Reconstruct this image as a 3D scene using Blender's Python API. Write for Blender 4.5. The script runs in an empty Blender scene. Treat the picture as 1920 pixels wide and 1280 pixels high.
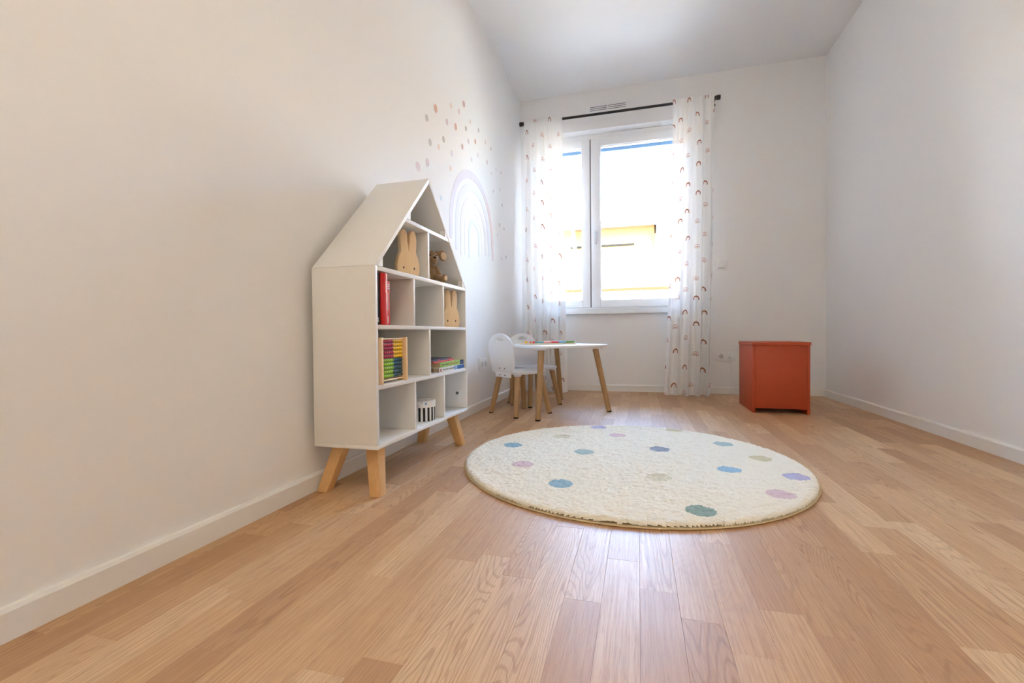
import bpy, bmesh, math, random
import numpy as np
from mathutils import Vector, Matrix

random.seed(7)
np.random.seed(7)
S = bpy.context.scene
COL = S.collection
PI = math.pi

# ------------------------------------------------------------------ camera
cd = bpy.data.cameras.new('camera')
cd.sensor_fit = 'HORIZONTAL'
cd.sensor_width = 36.0
cd.lens = 851.14 / 1920.0 * 36.0
cd.clip_start = 0.02
cam = bpy.data.objects.new('camera', cd)
COL.objects.link(cam)
R_ = Vector((0.962964, 0.269469, -0.009345))
U_ = Vector((0.004539, 0.018453, 0.999819))
W_ = Vector((-0.269592, 0.962832, -0.016546))
cam.matrix_world = Matrix(((R_.x, U_.x, -W_.x, 1.04566), (R_.y, U_.y, -W_.y, -4.10282), (R_.z, U_.z, -W_.z, 0.513), (0, 0, 0, 1)))
S.camera = cam

# ------------------------------------------------------------------ sky, sun, exposure
wd = bpy.data.worlds.new('sky')
S.world = wd
wd.use_nodes = True
wn = wd.node_tree.nodes
wl = wd.node_tree.links
bg = wn['Background']
sky = wn.new('ShaderNodeTexSky')
sky.sky_type = 'NISHITA'
sky.sun_disc = False
sky.sun_elevation = math.radians(48)
sky.sun_rotation = math.radians(190)
sky.air_density = 1.0
sky.dust_density = 1.0
wl.new(sky.outputs[0], bg.inputs[0])
bg.inputs[1].default_value = 1.7

sd = bpy.data.lights.new('sun', 'SUN')
sd.energy = 14.0
sd.angle = math.radians(0.6)
sd.color = (0.86, 0.95, 1.0)
sun = bpy.data.objects.new('sun', sd)
COL.objects.link(sun)
az, el = math.radians(190), math.radians(48)
to_sun = Vector((math.sin(az) * math.cos(el), math.cos(az) * math.cos(el), math.sin(el)))
sun.rotation_euler = to_sun.to_track_quat('Z', 'Y').to_euler()

vs = S.view_settings
vs.view_transform = 'Standard'
vs.look = 'None'
vs.exposure = 2.98
vs.gamma = 1.0
vs.use_curve_mapping = False
S.cycles.max_bounces = 10
S.cycles.diffuse_bounces = 6
S.cycles.transparent_max_bounces = 10
S.cycles.sample_clamp_indirect = 12.0
S.cycles.use_denoising = True
FILL_LAMP_STRENGTH = 4.1

# ------------------------------------------------------------------ node helpers
def newmat(name):
    m = bpy.data.materials.new(name)
    m.use_nodes = True
    nt = m.node_tree
    return m, nt, nt.nodes['Principled BSDF']

class NB:
    """small helper to write node maths"""
    def __init__(s, nt):
        s.nt = nt
    def m(s, op, a, b=None, c=None, clamp=False):
        n = s.nt.nodes.new('ShaderNodeMath')
        n.operation = op
        n.use_clamp = clamp
        for i, v in enumerate((a, b, c)):
            if v is None:
                continue
            if isinstance(v, (int, float)):
                n.inputs[i].default_value = v
            else:
                s.nt.links.new(v, n.inputs[i])
        return n.outputs[0]
    def step(s, lo, hi, x):
        n = s.nt.nodes.new('ShaderNodeMapRange')
        n.interpolation_type = 'SMOOTHSTEP'
        s.nt.links.new(x, n.inputs[0])
        n.inputs[1].default_value = lo
        n.inputs[2].default_value = hi
        return n.outputs[0]
    def band(s, x, lo, hi, e=0.0007):
        return s.m('MULTIPLY', s.step(lo - e, lo + e, x), s.m('SUBTRACT', 1.0, s.step(hi - e, hi + e, x)))
    def comb(s, x, y, z):
        n = s.nt.nodes.new('ShaderNodeCombineXYZ')
        for i, v in enumerate((x, y, z)):
            if isinstance(v, (int, float)):
                n.inputs[i].default_value = v
            else:
                s.nt.links.new(v, n.inputs[i])
        return n.outputs[0]
    def sep(s, v):
        n = s.nt.nodes.new('ShaderNodeSeparateXYZ')
        s.nt.links.new(v, n.inputs[0])
        return n.outputs
    def noise(s, v, scale, detail=2, rough=0.5, dist=0.0):
        n = s.nt.nodes.new('ShaderNodeTexNoise')
        n.inputs['Scale'].default_value = scale
        n.inputs['Detail'].default_value = detail
        n.inputs['Roughness'].default_value = rough
        n.inputs['Distortion'].default_value = dist
        if v is not None:
            s.nt.links.new(v, n.inputs['Vector'])
        return n.outputs[0]
    def mix(s, f, a, b):
        n = s.nt.nodes.new('ShaderNodeMix')
        n.data_type = 'RGBA'
        if isinstance(f, (int, float)):
            n.inputs[0].default_value = f
        else:
            s.nt.links.new(f, n.inputs[0])
        for i, v in ((6, a), (7, b)):
            if isinstance(v, tuple):
                n.inputs[i].default_value = (*v[:3], 1)
            else:
                s.nt.links.new(v, n.inputs[i])
        return n.outputs[2]
    def ramp(s, f, stops):
        n = s.nt.nodes.new('ShaderNodeValToRGB')
        s.nt.links.new(f, n.inputs[0])
        e = n.color_ramp.elements
        while len(e) < len(stops):
            e.new(0.5)
        for el_, (p_, c_) in zip(e, stops):
            el_.position = p_
            el_.color = (*c_, 1)
        return n.outputs[0]
    def bump(s, h, strength, dist, bsdf):
        n = s.nt.nodes.new('ShaderNodeBump')
        n.inputs['Strength'].default_value = strength
        n.inputs['Distance'].default_value = dist
        s.nt.links.new(h, n.inputs['Height'])
        s.nt.links.new(n.outputs[0], bsdf.inputs['Normal'])

def srgb(r, g, b):
    f = lambda c: (c / 255 / 12.92) if c / 255 <= 0.04045 else ((c / 255 + 0.055) / 1.055) ** 2.4
    return (f(r), f(g), f(b))

MATS = {}
def plain(name, col, rough=0.5, spec=0.5, metal=0.0, var=0.03, scale=40.0, bump=0.0, coat=0.0):
    """plain colour with a slight procedural variation"""
    if name in MATS:
        return MATS[name]
    m, nt, b = newmat(name)
    n = NB(nt)
    tc = nt.nodes.new('ShaderNodeTexCoord')
    nz = n.noise(tc.outputs['Object'], scale, 3)
    c2 = tuple(max(0.0, c * (1 - 2 * var)) for c in col)
    c3 = tuple(min(1.0, c * (1 + var)) for c in col)
    nt.links.new(n.mix(nz, c2, c3), b.inputs['Base Color'])
    b.inputs['Roughness'].default_value = rough
    b.inputs['Specular IOR Level'].default_value = spec
    b.inputs['Metallic'].default_value = metal
    if coat:
        b.inputs['Coat Weight'].default_value = coat
        b.inputs['Coat Roughness'].default_value = 0.15
    if bump:
        n.bump(n.noise(tc.outputs['Object'], scale * 8, 4), bump, 0.001, b)
    MATS[name] = m
    return m

def wood(name, dark, light, axis=2, rough=0.5, freq=1.0):
    """straight-grained wood, grain runs along the given object axis"""
    if name in MATS:
        return MATS[name]
    m, nt, b = newmat(name)
    n = NB(nt)
    tc = nt.nodes.new('ShaderNodeTexCoord')
    x, y, z = n.sep(tc.outputs['Object'])
    k = [1.0, 1.0, 1.0]
    k[axis] = 0.06
    v = n.comb(n.m('MULTIPLY', x, k[0]), n.m('MULTIPLY', y, k[1]), n.m('MULTIPLY', z, k[2]))
    a = n.noise(v, 70 * freq, 2, 0.5, 0.4)
    rings = n.m('ADD', n.m('MULTIPLY', n.m('SINE', n.m('MULTIPLY', a, 40.0)), 0.25), 0.5)
    fine = n.noise(v, 420 * freq, 3)
    t = n.m('ADD', n.m('MULTIPLY', rings, 0.5), n.m('MULTIPLY', fine, 0.5))
    nt.links.new(n.mix(t, dark, light), b.inputs['Base Color'])
    b.inputs['Roughness'].default_value = rough
    n.bump(fine, 0.12, 0.0006, b)
    MATS[name] = m
    return m

def paint(name, col, rough=0.75):
    if name in MATS:
        return MATS[name]
    m, nt, b = newmat(name)
    n = NB(nt)
    tc = nt.nodes.new('ShaderNodeTexCoord')
    big = n.noise(tc.outputs['Object'], 1.5, 2)
    nt.links.new(n.mix(big, tuple(c * 0.985 for c in col), col), b.inputs['Base Color'])
    b.inputs['Roughness'].default_value = rough
    b.inputs['Specular IOR Level'].default_value = 0.25
    n.bump(n.noise(tc.outputs['Object'], 260, 4, 0.6), 0.10, 0.0006, b)
    MATS[name] = m
    return m

# ------------------------------------------------------------------ mesh helpers
class MB:
    def __init__(s):
        s.v = []
        s.f = []
    def add(s, verts, faces):
        o = len(s.v)
        s.v += [tuple(v) for v in verts]
        s.f += [tuple(i + o for i in f) for f in faces]
        return s
    def box(s, x0, x1, y0, y1, z0, z1, M=None):
        vs_ = [Vector((x, y, z)) for x in (x0, x1) for y in (y0, y1) for z in (z0, z1)]
        if M is not None:
            vs_ = [M @ q for q in vs_]
        return s.add(vs_, [(0, 1, 3, 2), (4, 6, 7, 5), (0, 4, 5, 1), (2, 3, 7, 6), (0, 2, 6, 4), (1, 5, 7, 3)])
    def hexa(s, bottom, top):
        """eight-cornered block from four bottom and four top points"""
        return s.add(list(bottom) + list(top), [(3, 2, 1, 0), (4, 5, 6, 7), (0, 1, 5, 4), (1, 2, 6, 5), (2, 3, 7, 6), (3, 0, 4, 7)])
    def cyl(s, p0, p1, r0, r1=None, n=16, caps=True):
        r1 = r0 if r1 is None else r1
        p0, p1 = Vector(p0), Vector(p1)
        d = (p1 - p0).normalized()
        a = d.orthogonal().normalized()
        b = d.cross(a)
        V = []
        for p_, r in ((p0, r0), (p1, r1)):
            for i in range(n):
                t = 2 * PI * i / n
                V.append(p_ + a * (r * math.cos(t)) + b * (r * math.sin(t)))
        F = [(i, (i + 1) % n, n + (i + 1) % n, n + i) for i in range(n)]
        if caps:
            F += [tuple(range(n - 1, -1, -1)), tuple(range(n, 2 * n))]
        return s.add(V, F)
    def lathe(s, prof, n=32, M=None):
        """profile of (r, z), closed at both ends when r = 0"""
        V, F = [], []
        for r, z in prof:
            for i in range(n):
                t = 2 * PI * i / n
                q = Vector((r * math.cos(t), r * math.sin(t), z))
                V.append(M @ q if M is not None else q)
        for k in range(len(prof) - 1):
            for i in range(n):
                j = (i + 1) % n
                F.append((k * n + i, k * n + j, (k + 1) * n + j, (k + 1) * n + i))
        F.append(tuple(range(n - 1, -1, -1)))
        F.append(tuple(range((len(prof) - 1) * n, len(prof) * n)))
        return s.add(V, F)
    def prism(s, pts, fn, d0, d1):
        """extrude the outline pts (a, b) from depth d0 to d1; fn(a, b, d) -> xyz"""
        n = len(pts)
        V = [fn(a, b, d0) for a, b in pts] + [fn(a, b, d1) for a, b in pts]
        F = [tuple(range(n - 1, -1, -1)), tuple(range(n, 2 * n))]
        F += [(i, (i + 1) % n, n + (i + 1) % n, n + i) for i in range(n)]
        return s.add(V, F)
    def tube(s, path, r, n=8):
        path = [Vector(q) for q in path]
        V, F = [], []
        prev = None
        for i, q in enumerate(path):
            d = (path[min(i + 1, len(path) - 1)] - path[max(i - 1, 0)]).normalized()
            a = d.orthogonal().normalized() if prev is None else (prev - d * prev.dot(d)).normalized()
            prev = a
            b = d.cross(a)
            for k in range(n):
                t = 2 * PI * k / n
                V.append(q + a * (r * math.cos(t)) + b * (r * math.sin(t)))
        for i in range(len(path) - 1):
            for k in range(n):
                F.append((i * n + k, i * n + (k + 1) % n, (i + 1) * n + (k + 1) % n, (i + 1) * n + k))
        F.append(tuple(range(n - 1, -1, -1)))
        F.append(tuple(range((len(path) - 1) * n, len(path) * n)))
        return s.add(V, F)
    def mesh(s, name, bevel=0.0, seg=2, smooth=False):
        me = bpy.data.meshes.new(name)
        me.from_pydata(s.v, [], s.f)
        bm = bmesh.new()
        bm.from_mesh(me)
        bmesh.ops.recalc_face_normals(bm, faces=bm.faces)
        if bevel > 0:
            ed = [e for e in bm.edges if len(e.link_faces) == 2 and e.calc_face_angle(0) > 0.6]
            bmesh.ops.bevel(bm, geom=ed, offset=bevel, segments=seg, profile=0.5, affect='EDGES', clamp_overlap=True)
        bm.to_mesh(me)
        bm.free()
        if smooth:
            for p_ in me.polygons:
                p_.use_smooth = True
            try:
                me.set_sharp_from_angle(angle=math.radians(40))
            except Exception:
                pass
        return me
    def build(s, name, mat, parent=None, bevel=0.0, seg=2, smooth=False):
        me = s.mesh(name, bevel, seg, smooth or bevel > 0)
        me.materials.append(mat)
        return link(name, me, parent)

def link(name, me, parent=None, loc=None):
    o = bpy.data.objects.new(name, me)
    COL.objects.link(o)
    if parent is not None:
        o.parent = parent
    if loc is not None:
        o.location = loc
    return o

def tag(o, label=None, cat=None, group=None, kind=None):
    if label: o['label'] = label
    if cat: o['category'] = cat
    if group: o['group'] = group
    if kind: o['kind'] = kind
    return o

def thing(name, label, cat, loc=(0, 0, 0), rz=0.0, group=None):
    o = bpy.data.objects.new(name, None)
    o.empty_display_size = 0.05
    COL.objects.link(o)
    o.location = loc
    o.rotation_euler = (0, 0, rz)
    return tag(o, label, cat, group)

def box(name, mat, parent, x0, x1, y0, y1, z0, z1, bevel=0.0015):
    return MB().box(x0, x1, y0, y1, z0, z1).build(name, mat, parent, bevel)

# ------------------------------------------------------------------ materials
WALL = paint('white_wall_paint', (0.86, 0.855, 0.845))
CEIL = paint('white_ceiling_paint', (0.86, 0.86, 0.855))
TRIM = plain('white_trim_lacquer', (0.84, 0.83, 0.80), 0.45, 0.4, var=0.01)
PVC = plain('white_window_plastic', (0.86, 0.87, 0.88), 0.3, 0.5, var=0.01)
WHITE_BOARD = plain('white_melamine', (0.80, 0.785, 0.75), 0.42, 0.4, var=0.012)
WHITE_LACQ = plain('white_lacquer', (0.84, 0.845, 0.85), 0.35, 0.5, var=0.01)
WHITE_PLASTIC = plain('white_plastic', (0.85, 0.85, 0.85), 0.3, 0.5, var=0.01)
BLACK_METAL = plain('black_metal', (0.012, 0.012, 0.014), 0.4, 0.5, var=0.05)
BLACK_RUBBER = plain('black_rubber', (0.015, 0.015, 0.015), 0.8, 0.3, var=0.05)
DARK_HOLE = plain('dark_recess', (0.05, 0.05, 0.05), 0.6, 0.3, var=0.05)
GREY_GAP = plain('grey_gasket', (0.16, 0.165, 0.16), 0.6, 0.3, var=0.03)
STEEL = plain('steel', (0.55, 0.56, 0.58), 0.25, 0.5, metal=1.0, var=0.02)
PINE = wood('pale_pine', srgb(230, 192, 140), srgb(249, 220, 176), 2)
OAK_LEG = wood('oiled_oak_leg', srgb(150, 112, 68), srgb(196, 158, 110), 2)
SHELF_LEG = wood('beech_leg', srgb(212, 164, 104), srgb(232, 190, 134), 2)

def make_floor_mat():
    m, nt, b = newmat('oak_parquet')
    n = NB(nt)
    geo = nt.nodes.new('ShaderNodeNewGeometry')
    x, y, z = n.sep(geo.outputs['Position'])
    oi = nt.nodes.new('ShaderNodeObjectInfo')
    at = nt.nodes.new('ShaderNodeAttribute')
    at.attribute_name = 'plank_random'
    oc = n.sep(oi.outputs['Color'])
    ac = n.sep(at.outputs['Vector'])
    r1 = n.m('ADD', oc[0], ac[0])
    r2 = n.m('ADD', oc[1], ac[1])
    r3 = n.m('ADD', oc[2], ac[2])
    # grain field stretched along the plank, contour lines give the cathedral figure
    ox = n.m('ADD', x, n.m('MULTIPLY', r1, 37.0))
    oy = n.m('ADD', y, n.m('MULTIPLY', r2, 53.0))
    v1 = n.comb(n.m('MULTIPLY', ox, 11.0), n.m('MULTIPLY', oy, 1.15), n.m('MULTIPLY', r3, 11.0))
    field = n.noise(v1, 1.0, 1.5, 0.45, 0.25)
    wob = n.noise(n.comb(n.m('MULTIPLY', ox, 60.0), n.m('MULTIPLY', oy, 14.0), 0.0), 1.0, 2)
    lines = n.m('SINE', n.m('MULTIPLY', n.m('ADD', field, n.m('MULTIPLY', wob, 0.028)), n.m('ADD', 150.0, n.m('MULTIPLY', r2, 150.0))))
    g = n.step(0.25, 1.0, lines)
    strength = n.m('ADD', 0.25, n.m('MULTIPLY', n.step(0.3, 0.9, r3), 0.75))
    g = n.m('MULTIPLY', g, strength)
    pores = n.noise(n.comb(n.m('MULTIPLY', ox, 900.0), n.m('MULTIPLY', oy, 22.0), 0.0), 1.0, 2)
    fib = n.noise(n.comb(n.m('MULTIPLY', ox, 260.0), n.m('MULTIPLY', oy, 5.0), 0.0), 1.0, 3)
    base = n.ramp(r1, [(0.0, srgb(184, 141, 99)), (0.3, srgb(200, 159, 115)), (0.7, srgb(210, 171, 127)), (1.0, srgb(226, 193, 151))])
    soft = n.noise(n.comb(n.m('MULTIPLY', ox, 12.0), n.m('MULTIPLY', oy, 1.6), 3.0), 1.0, 2)
    c = n.mix(n.m('MULTIPLY', n.step(0.35, 0.75, soft), 0.30), base, srgb(190, 150, 114))
    c = n.mix(n.m('MULTIPLY', n.step(0.35, 0.7, fib), 0.42), c, srgb(160, 117, 80))
    c = n.mix(n.m('MULTIPLY', g, 0.40), c, srgb(140, 98, 64))
    c = n.mix(n.m('MULTIPLY', n.step(0.56, 0.72, pores), 0.42), c, srgb(128, 88, 56))
    # few knots
    vor = nt.nodes.new('ShaderNodeTexVoronoi')
    vor.inputs['Scale'].default_value = 1.0
    nt.links.new(n.comb(n.m('MULTIPLY', ox, 3.1), n.m('MULTIPLY', oy, 1.9), 0.0), vor.inputs['Vector'])
    kn = n.m('SUBTRACT', 1.0, n.step(0.004, 0.028, vor.outputs['Distance']))
    c = n.mix(n.m('MULTIPLY', kn, 0.75), c, srgb(72, 48, 30))
    nt.links.new(c, b.inputs['Base Color'])
    nt.links.new(n.m('ADD', 0.36, n.m('MULTIPLY', fib, 0.14)), b.inputs['Roughness'])
    b.inputs['Specular IOR Level'].default_value = 0.5
    h = n.m('ADD', n.m('MULTIPLY', g, -0.6), n.m('MULTIPLY', n.step(0.5, 0.72, pores), -0.6))
    n.bump(h, 0.22, 0.0008, b)
    return m
FLOOR = make_floor_mat()

# ------------------------------------------------------------------ the room
XR, YB, ZC = 2.46, -5.40, 2.657        # right wall, wall behind the camera, ceiling
OX0, OX1, OZ0, OZ1 = 0.10, 1.50, 0.722, 2.318   # window opening in the back wall
WT = 0.34

b_ = MB()
b_.box(-0.3, OX0, 0, WT, -0.25, ZC + 0.25).box(OX1, XR + 0.3, 0, WT, -0.25, ZC + 0.25)
b_.box(OX0, OX1, 0, WT, -0.25, OZ0).box(OX0, OX1, 0, WT, OZ1, ZC + 0.25)
tag(b_.build('wall_back', WALL), 'white painted wall around the window', kind='structure')
tag(MB().box(-0.3, 0, YB - 0.3, 0, -0.25, ZC + 0.25).build('wall_left', WALL), 'white painted wall with the pastel rainbow sticker', kind='structure')
tag(MB().box(XR, XR + 0.3, YB - 0.3, 0, -0.25, ZC + 0.25).build('wall_right', WALL), 'white painted wall beside the orange chest', kind='structure')
tag(MB().box(0, XR, YB - 0.3, YB, -0.25, ZC + 0.25).build('wall_front', WALL), 'white painted wall opposite the window', kind='structure')
tag(MB().box(0, XR, YB, 0, ZC, ZC + 0.25).build('ceiling', CEIL), 'smooth white painted ceiling', kind='structure')

floor = MB().box(0, XR, YB, 0, -0.25, -0.0135).build('floor', plain('subfloor', (0.10, 0.06, 0.035), 0.8))
tag(floor, 'oiled oak strip parquet floor', kind='structure')

def base_board(name, pts, label):
    # profile with a small bevel on top, extruded along one axis
    o = MB()
    ax, a0, a1, sgn, off = pts
    prof = [(0, 0), (0.015, 0), (0.015, 0.050), (0.011, 0.057), (0, 0.057)]
    if ax == 'y':
        o.prism(prof, lambda a, b, d: Vector((off + sgn * a, d, b)), a0, a1)
    else:
        o.prism(prof, lambda a, b, d: Vector((d, off + sgn * a, b)), a0, a1)
    tag(o.build(name, TRIM, None), label, kind='structure')
base_board('baseboard_left', ('y', YB, 0.0, 1, 0.0), 'white skirting board along the sticker wall')
base_board('baseboard_right', ('y', YB, 0.0, -1, XR), 'white skirting board behind the orange chest')
base_board('baseboard_back', ('x', 0.0151, XR - 0.0151, -1, 0.0), 'white skirting board under the window')
base_board('baseboard_front', ('x', 0.0151, XR - 0.0151, 1, YB), 'white skirting board opposite the window')

# parquet strips: rows along y, sharing one mesh for each length
PW, GAP = 0.071, 0.0003
LENS = [0.26, 0.33, 0.40, 0.48, 0.56, 0.66]
plank_mesh = {}
def strip_mesh(L):
    if L not in plank_mesh:
        me = MB().box(-PW / 2 + GAP / 2, PW / 2 - GAP / 2, GAP / 2, L - GAP / 2, -0.013, 0).mesh('plank', 0.0002, 1, False)
        me.materials.append(FLOOR)
        plank_mesh[L] = me
    return plank_mesh[L]
CAMXY = Vector((1.04566, -4.10282))
strips = []
nrow = int(XR / PW) + 1
for i in range(nrow):
    x = PW * (i + 0.5) - 0.02
    y = YB - random.uniform(0, 0.5)
    while y < 0:
        L = random.choice(LENS)
        strips.append((x, y, L))
        y += L
def vis_score(x, y, L):
    cx_, cy_ = x - CAMXY.x, y + L / 2 - CAMXY.y
    depth = cx_ * W_.x + cy_ * W_.y
    side = cx_ * R_.x + cy_ * R_.y
    if depth < 0.25: return 0
    px_ = 960 + 851 * side / depth
    py_ = 628 + 851 * 0.513 / depth
    if not (480 < px_ < 1460) or py_ > 1400: return 0
    if math.hypot(x - 0.994, y + L / 2 + 2.236) < 0.50: return 0
    return L / depth ** 3
order = sorted(range(len(strips)), key=lambda k: -vis_score(*strips[k]))
single = set(k for k in order[:298] if vis_score(*strips[k]) > 0)
rest = MB()
rest_rand = []
for k, (x, y, L) in enumerate(strips):
    rnd = (random.random(), random.random(), random.random())
    y0, y1 = max(y, YB + 0.001), min(y + L, -0.001)
    x0, x1 = max(x - PW / 2, 0.001), min(x + PW / 2, XR - 0.001)
    if y1 - y0 < 0.01 or x1 - x0 < 0.005:
        continue
    whole = (y0 == y and y1 == y + L and x1 - x0 > PW - 1e-6)
    if k in single:
        if whole:
            o = link('plank', strip_mesh(L), floor, (x, y, 0))
        else:
            me = MB().box(x0 + GAP / 2, x1 - GAP / 2, y0 + GAP / 2, y1 - GAP / 2, -0.013, 0).mesh('plank', 0.0002, 1)
            me.materials.append(FLOOR)
            o = link('plank', me, floor)
        o.color = (*rnd, 1)
    else:
        rest.box(x0 + GAP / 2, x1 - GAP / 2, y0 + GAP / 2, y1 - GAP / 2, -0.013, 0)
        rest_rand += [rnd] * 8
me = bpy.data.meshes.new('planks')
me.from_pydata(rest.v, [], rest.f)
at = me.attributes.new('plank_random', 'FLOAT_VECTOR', 'POINT')
at.data.foreach_set('vector', np.array(rest_rand, dtype=np.float32).ravel())
me.materials.append(FLOOR)
o = link('parquet_strips', me, floor)
o.color = (0, 0, 0, 1)
o['kind'] = 'stuff'

# ------------------------------------------------------------------ window
def glass_mat():
    m, nt, b = newmat('window_glass')
    nt.nodes.remove(b)
    out = nt.nodes['Material Output']
    tr = nt.nodes.new('ShaderNodeBsdfTransparent')
    tr.inputs[0].default_value = (0.96, 0.975, 0.97, 1)
    gl = nt.nodes.new('ShaderNodeBsdfGlossy')
    gl.inputs['Roughness'].default_value = 0.01
    lw = nt.nodes.new('ShaderNodeFresnel')
    lw.inputs[0].default_value = 1.45
    mx = nt.nodes.new('ShaderNodeMixShader')
    nt.links.new(lw.outputs[0], mx.inputs[0])
    nt.links.new(tr.outputs[0], mx.inputs[1])
    nt.links.new(gl.outputs[0], mx.inputs[2])
    nt.links.new(mx.outputs[0], out.inputs[0])
    return m
GLASS = glass_mat()
win = bpy.data.objects.new('window_1', None)
COL.objects.link(win)
win.location = ((OX0 + OX1) / 2, 0.1, OZ0)
tag(win, 'white double casement window between the rainbow curtains', kind='structure')
OFF = Vector(win.location)
def wbox(mb, x0, x1, y0, y1, z0, z1):
    return mb.box(x0 - OFF.x, x1 - OFF.x, y0 - OFF.y, y1 - OFF.y, z0 - OFF.z, z1 - OFF.z)
FY0, FY1 = 0.10, 0.17
fr = MB()
FZ0, FZ1 = 0.727, 2.317
fx0, fx1 = OX0 + 0.001, OX1 - 0.001
wbox(fr, fx0, fx0 + 0.05, FY0, FY1, FZ0, FZ1)
wbox(fr, fx1 - 0.05, fx1, FY0, FY1, FZ0, FZ1)
wbox(fr, fx0 + 0.05, fx1 - 0.05, FY0, FY1, FZ0, FZ0 + 0.028)
wbox(fr, fx0 + 0.05, fx1 - 0.05, FY0, FY1, FZ1 - 0.05, FZ1)
fo = fr.build('window_frame', PVC, win, 0.002)
def sash(x0, x1, gx0, gx1):
    s_ = MB()
    z0, z1, g0, g1 = 0.749, 2.272, 0.811, 2.200
    a, b = 0.082, 0.150
    wbox(s_, x0, gx0, a, b, z0, z1)
    wbox(s_, gx1, x1, a, b, z0, z1)
    wbox(s_, gx0, gx1, a, b, z0, g0)
    wbox(s_, gx0, gx1, a, b, g1, z1)
    so = s_.build('sash', PVC, win, 0.003)
    gp = MB()
    wbox(gp, gx0 - 0.004, gx1 + 0.004, 0.118, 0.122, g0 - 0.004, g1 + 0.004)
    gp.build('pane', GLASS, so)
    # glazing bead round the pane
    gb = MB()
    for (p, q, r, t) in ((gx0, gx0 + 0.006, g0, g1), (gx1 - 0.006, gx1, g0, g1), (gx0, gx1, g0, g0 + 0.006), (gx0, gx1, g1 - 0.006, g1)):
        wbox(gb, p, q, 0.098, 0.117, r, t)
    gb.build('glazing_bead', PVC, so)
    return so
sash(0.145, 0.6215, 0.225, 0.548)
rs = sash(0.6305, 1.457, 0.713, 1.378)
gapm = MB()
wbox(gapm, 0.6215, 0.6305, 0.094, 0.15, 0.749, 2.272)
gapm.build('gasket', GREY_GAP, win)
hb = MB()
wbox(hb, 0.661, 0.689, 0.074, 0.082, 1.375, 1.445)
ho = hb.build('handle', WHITE_PLASTIC, rs, 0.004, 3)
hh = MB()
hh.tube([(0.675 - OFF.x, 0.074 - OFF.y, 1.42 - OFF.z), (0.675 - OFF.x, 0.048 - OFF.y, 1.42 - OFF.z), (0.675 - OFF.x, 0.040 - OFF.y, 1.408 - OFF.z), (0.675 - OFF.x, 0.040 - OFF.y, 1.315 - OFF.z)], 0.009, 10)
hh.build('lever', STEEL, ho, smooth=True)
sh = MB()
wbox(sh, OX0 + 0.002, OX1 - 0.002, 0.18, 0.20, 2.182, 2.317)
sh.build('shutter_edge', plain('blue_grey_metal', srgb(84, 112, 138), 0.5, 0.4), win)['label'] = 'blue grey edge of the raised outside shutter'
sill = MB()
wbox(sill, OX0 - 0.03, OX1 + 0.03, -0.035, -0.0005, 0.684, 0.7215)
wbox(sill, OX0 + 0.001, OX1 - 0.001, -0.0005, 0.10, 0.7221, 0.7265)
sill.build('window_sill', PVC, win, 0.004)

# ------------------------------------------------------------------ ventilation slot, switch, sockets
vent = thing('air_vent', 'white slotted air vent on the wall above the curtain rod', 'vent', (0.79, -0.0005, 2.47))
vb = MB()
vb.box(-0.19, 0.19, -0.006, 0, -0.025, 0.055)
vb.build('cover', PVC, vent, 0.003)
for sgn in (-1, 1):
    for k in range(3):
        MB().box(-0.075 + sgn * 0.079, 0.075 + sgn * 0.079, -0.0075, -0.0062, 0.006 + k * 0.015, 0.0105 + k * 0.015).build('slot', GREY_GAP, vent)

def socket_insert(parent, c, nrm, name='insert'):
    """one round earthed socket well: collar, recess disc, two pin holes"""
    c = Vector(c)
    n_ = Vector(nrm)
    up = Vector((0, 0, 1))
    sd_ = up.cross(n_)
    M = Matrix(((sd_.x, up.x, n_.x, c.x), (sd_.y, up.y, n_.y, c.y), (sd_.z, up.z, n_.z, c.z), (0, 0, 0, 1)))
    pl = MB()
    pl.box(-0.0255, 0.0255, -0.0255, 0.0255, 0.0, 0.004, M)
    po = pl.build(name, WHITE_PLASTIC, parent, 0.002)
    w_ = MB()
    w_.lathe([(0.0215, 0.0041), (0.0215, 0.0058), (0.0185, 0.0058), (0.0180, 0.0043)], 28, M)
    w_.build('collar', WHITE_PLASTIC, po, smooth=True)
    d_ = MB()
    d_.lathe([(0.0178, 0.0041), (0.0178, 0.0046)], 28, M)
    d_.build('well', plain('shaded_plastic', (0.62, 0.62, 0.61), 0.4), po)
    h_ = MB()
    for s in (-1, 1):
        h_.lathe([(0.0028, 0.0046), (0.0028, 0.0049)], 10, M @ Matrix.Translation((s * 0.0095, 0, 0)))
        h_.box(-0.003, 0.003, s * 0.0145 - 0.002, s * 0.0145 + 0.002, 0.0046, 0.0055, M)
    h_.build('contact', DARK_HOLE, po)
    return po

s1 = thing('wall_socket', 'white double socket low on the sticker wall behind the chair', 'socket', (0.0005, -1.14, 0.265))
MB().box(0, 0.009, -0.078, 0.078, 0, 0.083).build('socket_frame', WHITE_PLASTIC, s1, 0.003)
for dy in (-0.036, 0.036):
    socket_insert(s1, (0.0092, dy, 0.0415), (1, 0, 0))
s2 = thing('wall_socket', 'white double socket under the window wall switch', 'socket', (1.737, -0.0005, 0.27))
MB().box(-0.078, 0.078, -0.009, 0, 0, 0.083).build('socket_frame', WHITE_PLASTIC, s2, 0.003)
for dx in (-0.036, 0.036):
    socket_insert(s2, (dx, -0.0092, 0.0415), (0, -1, 0))
pl = thing('power_plug', 'white power plug with thin cable in the socket under the switch', 'plug', (1.773, -0.0165, 0.3115))
MB().cyl((0, 0, 0), (0, -0.03, 0), 0.017, 0.015, 20).build('plug_body', WHITE_PLASTIC, pl, 0.003)
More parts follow.
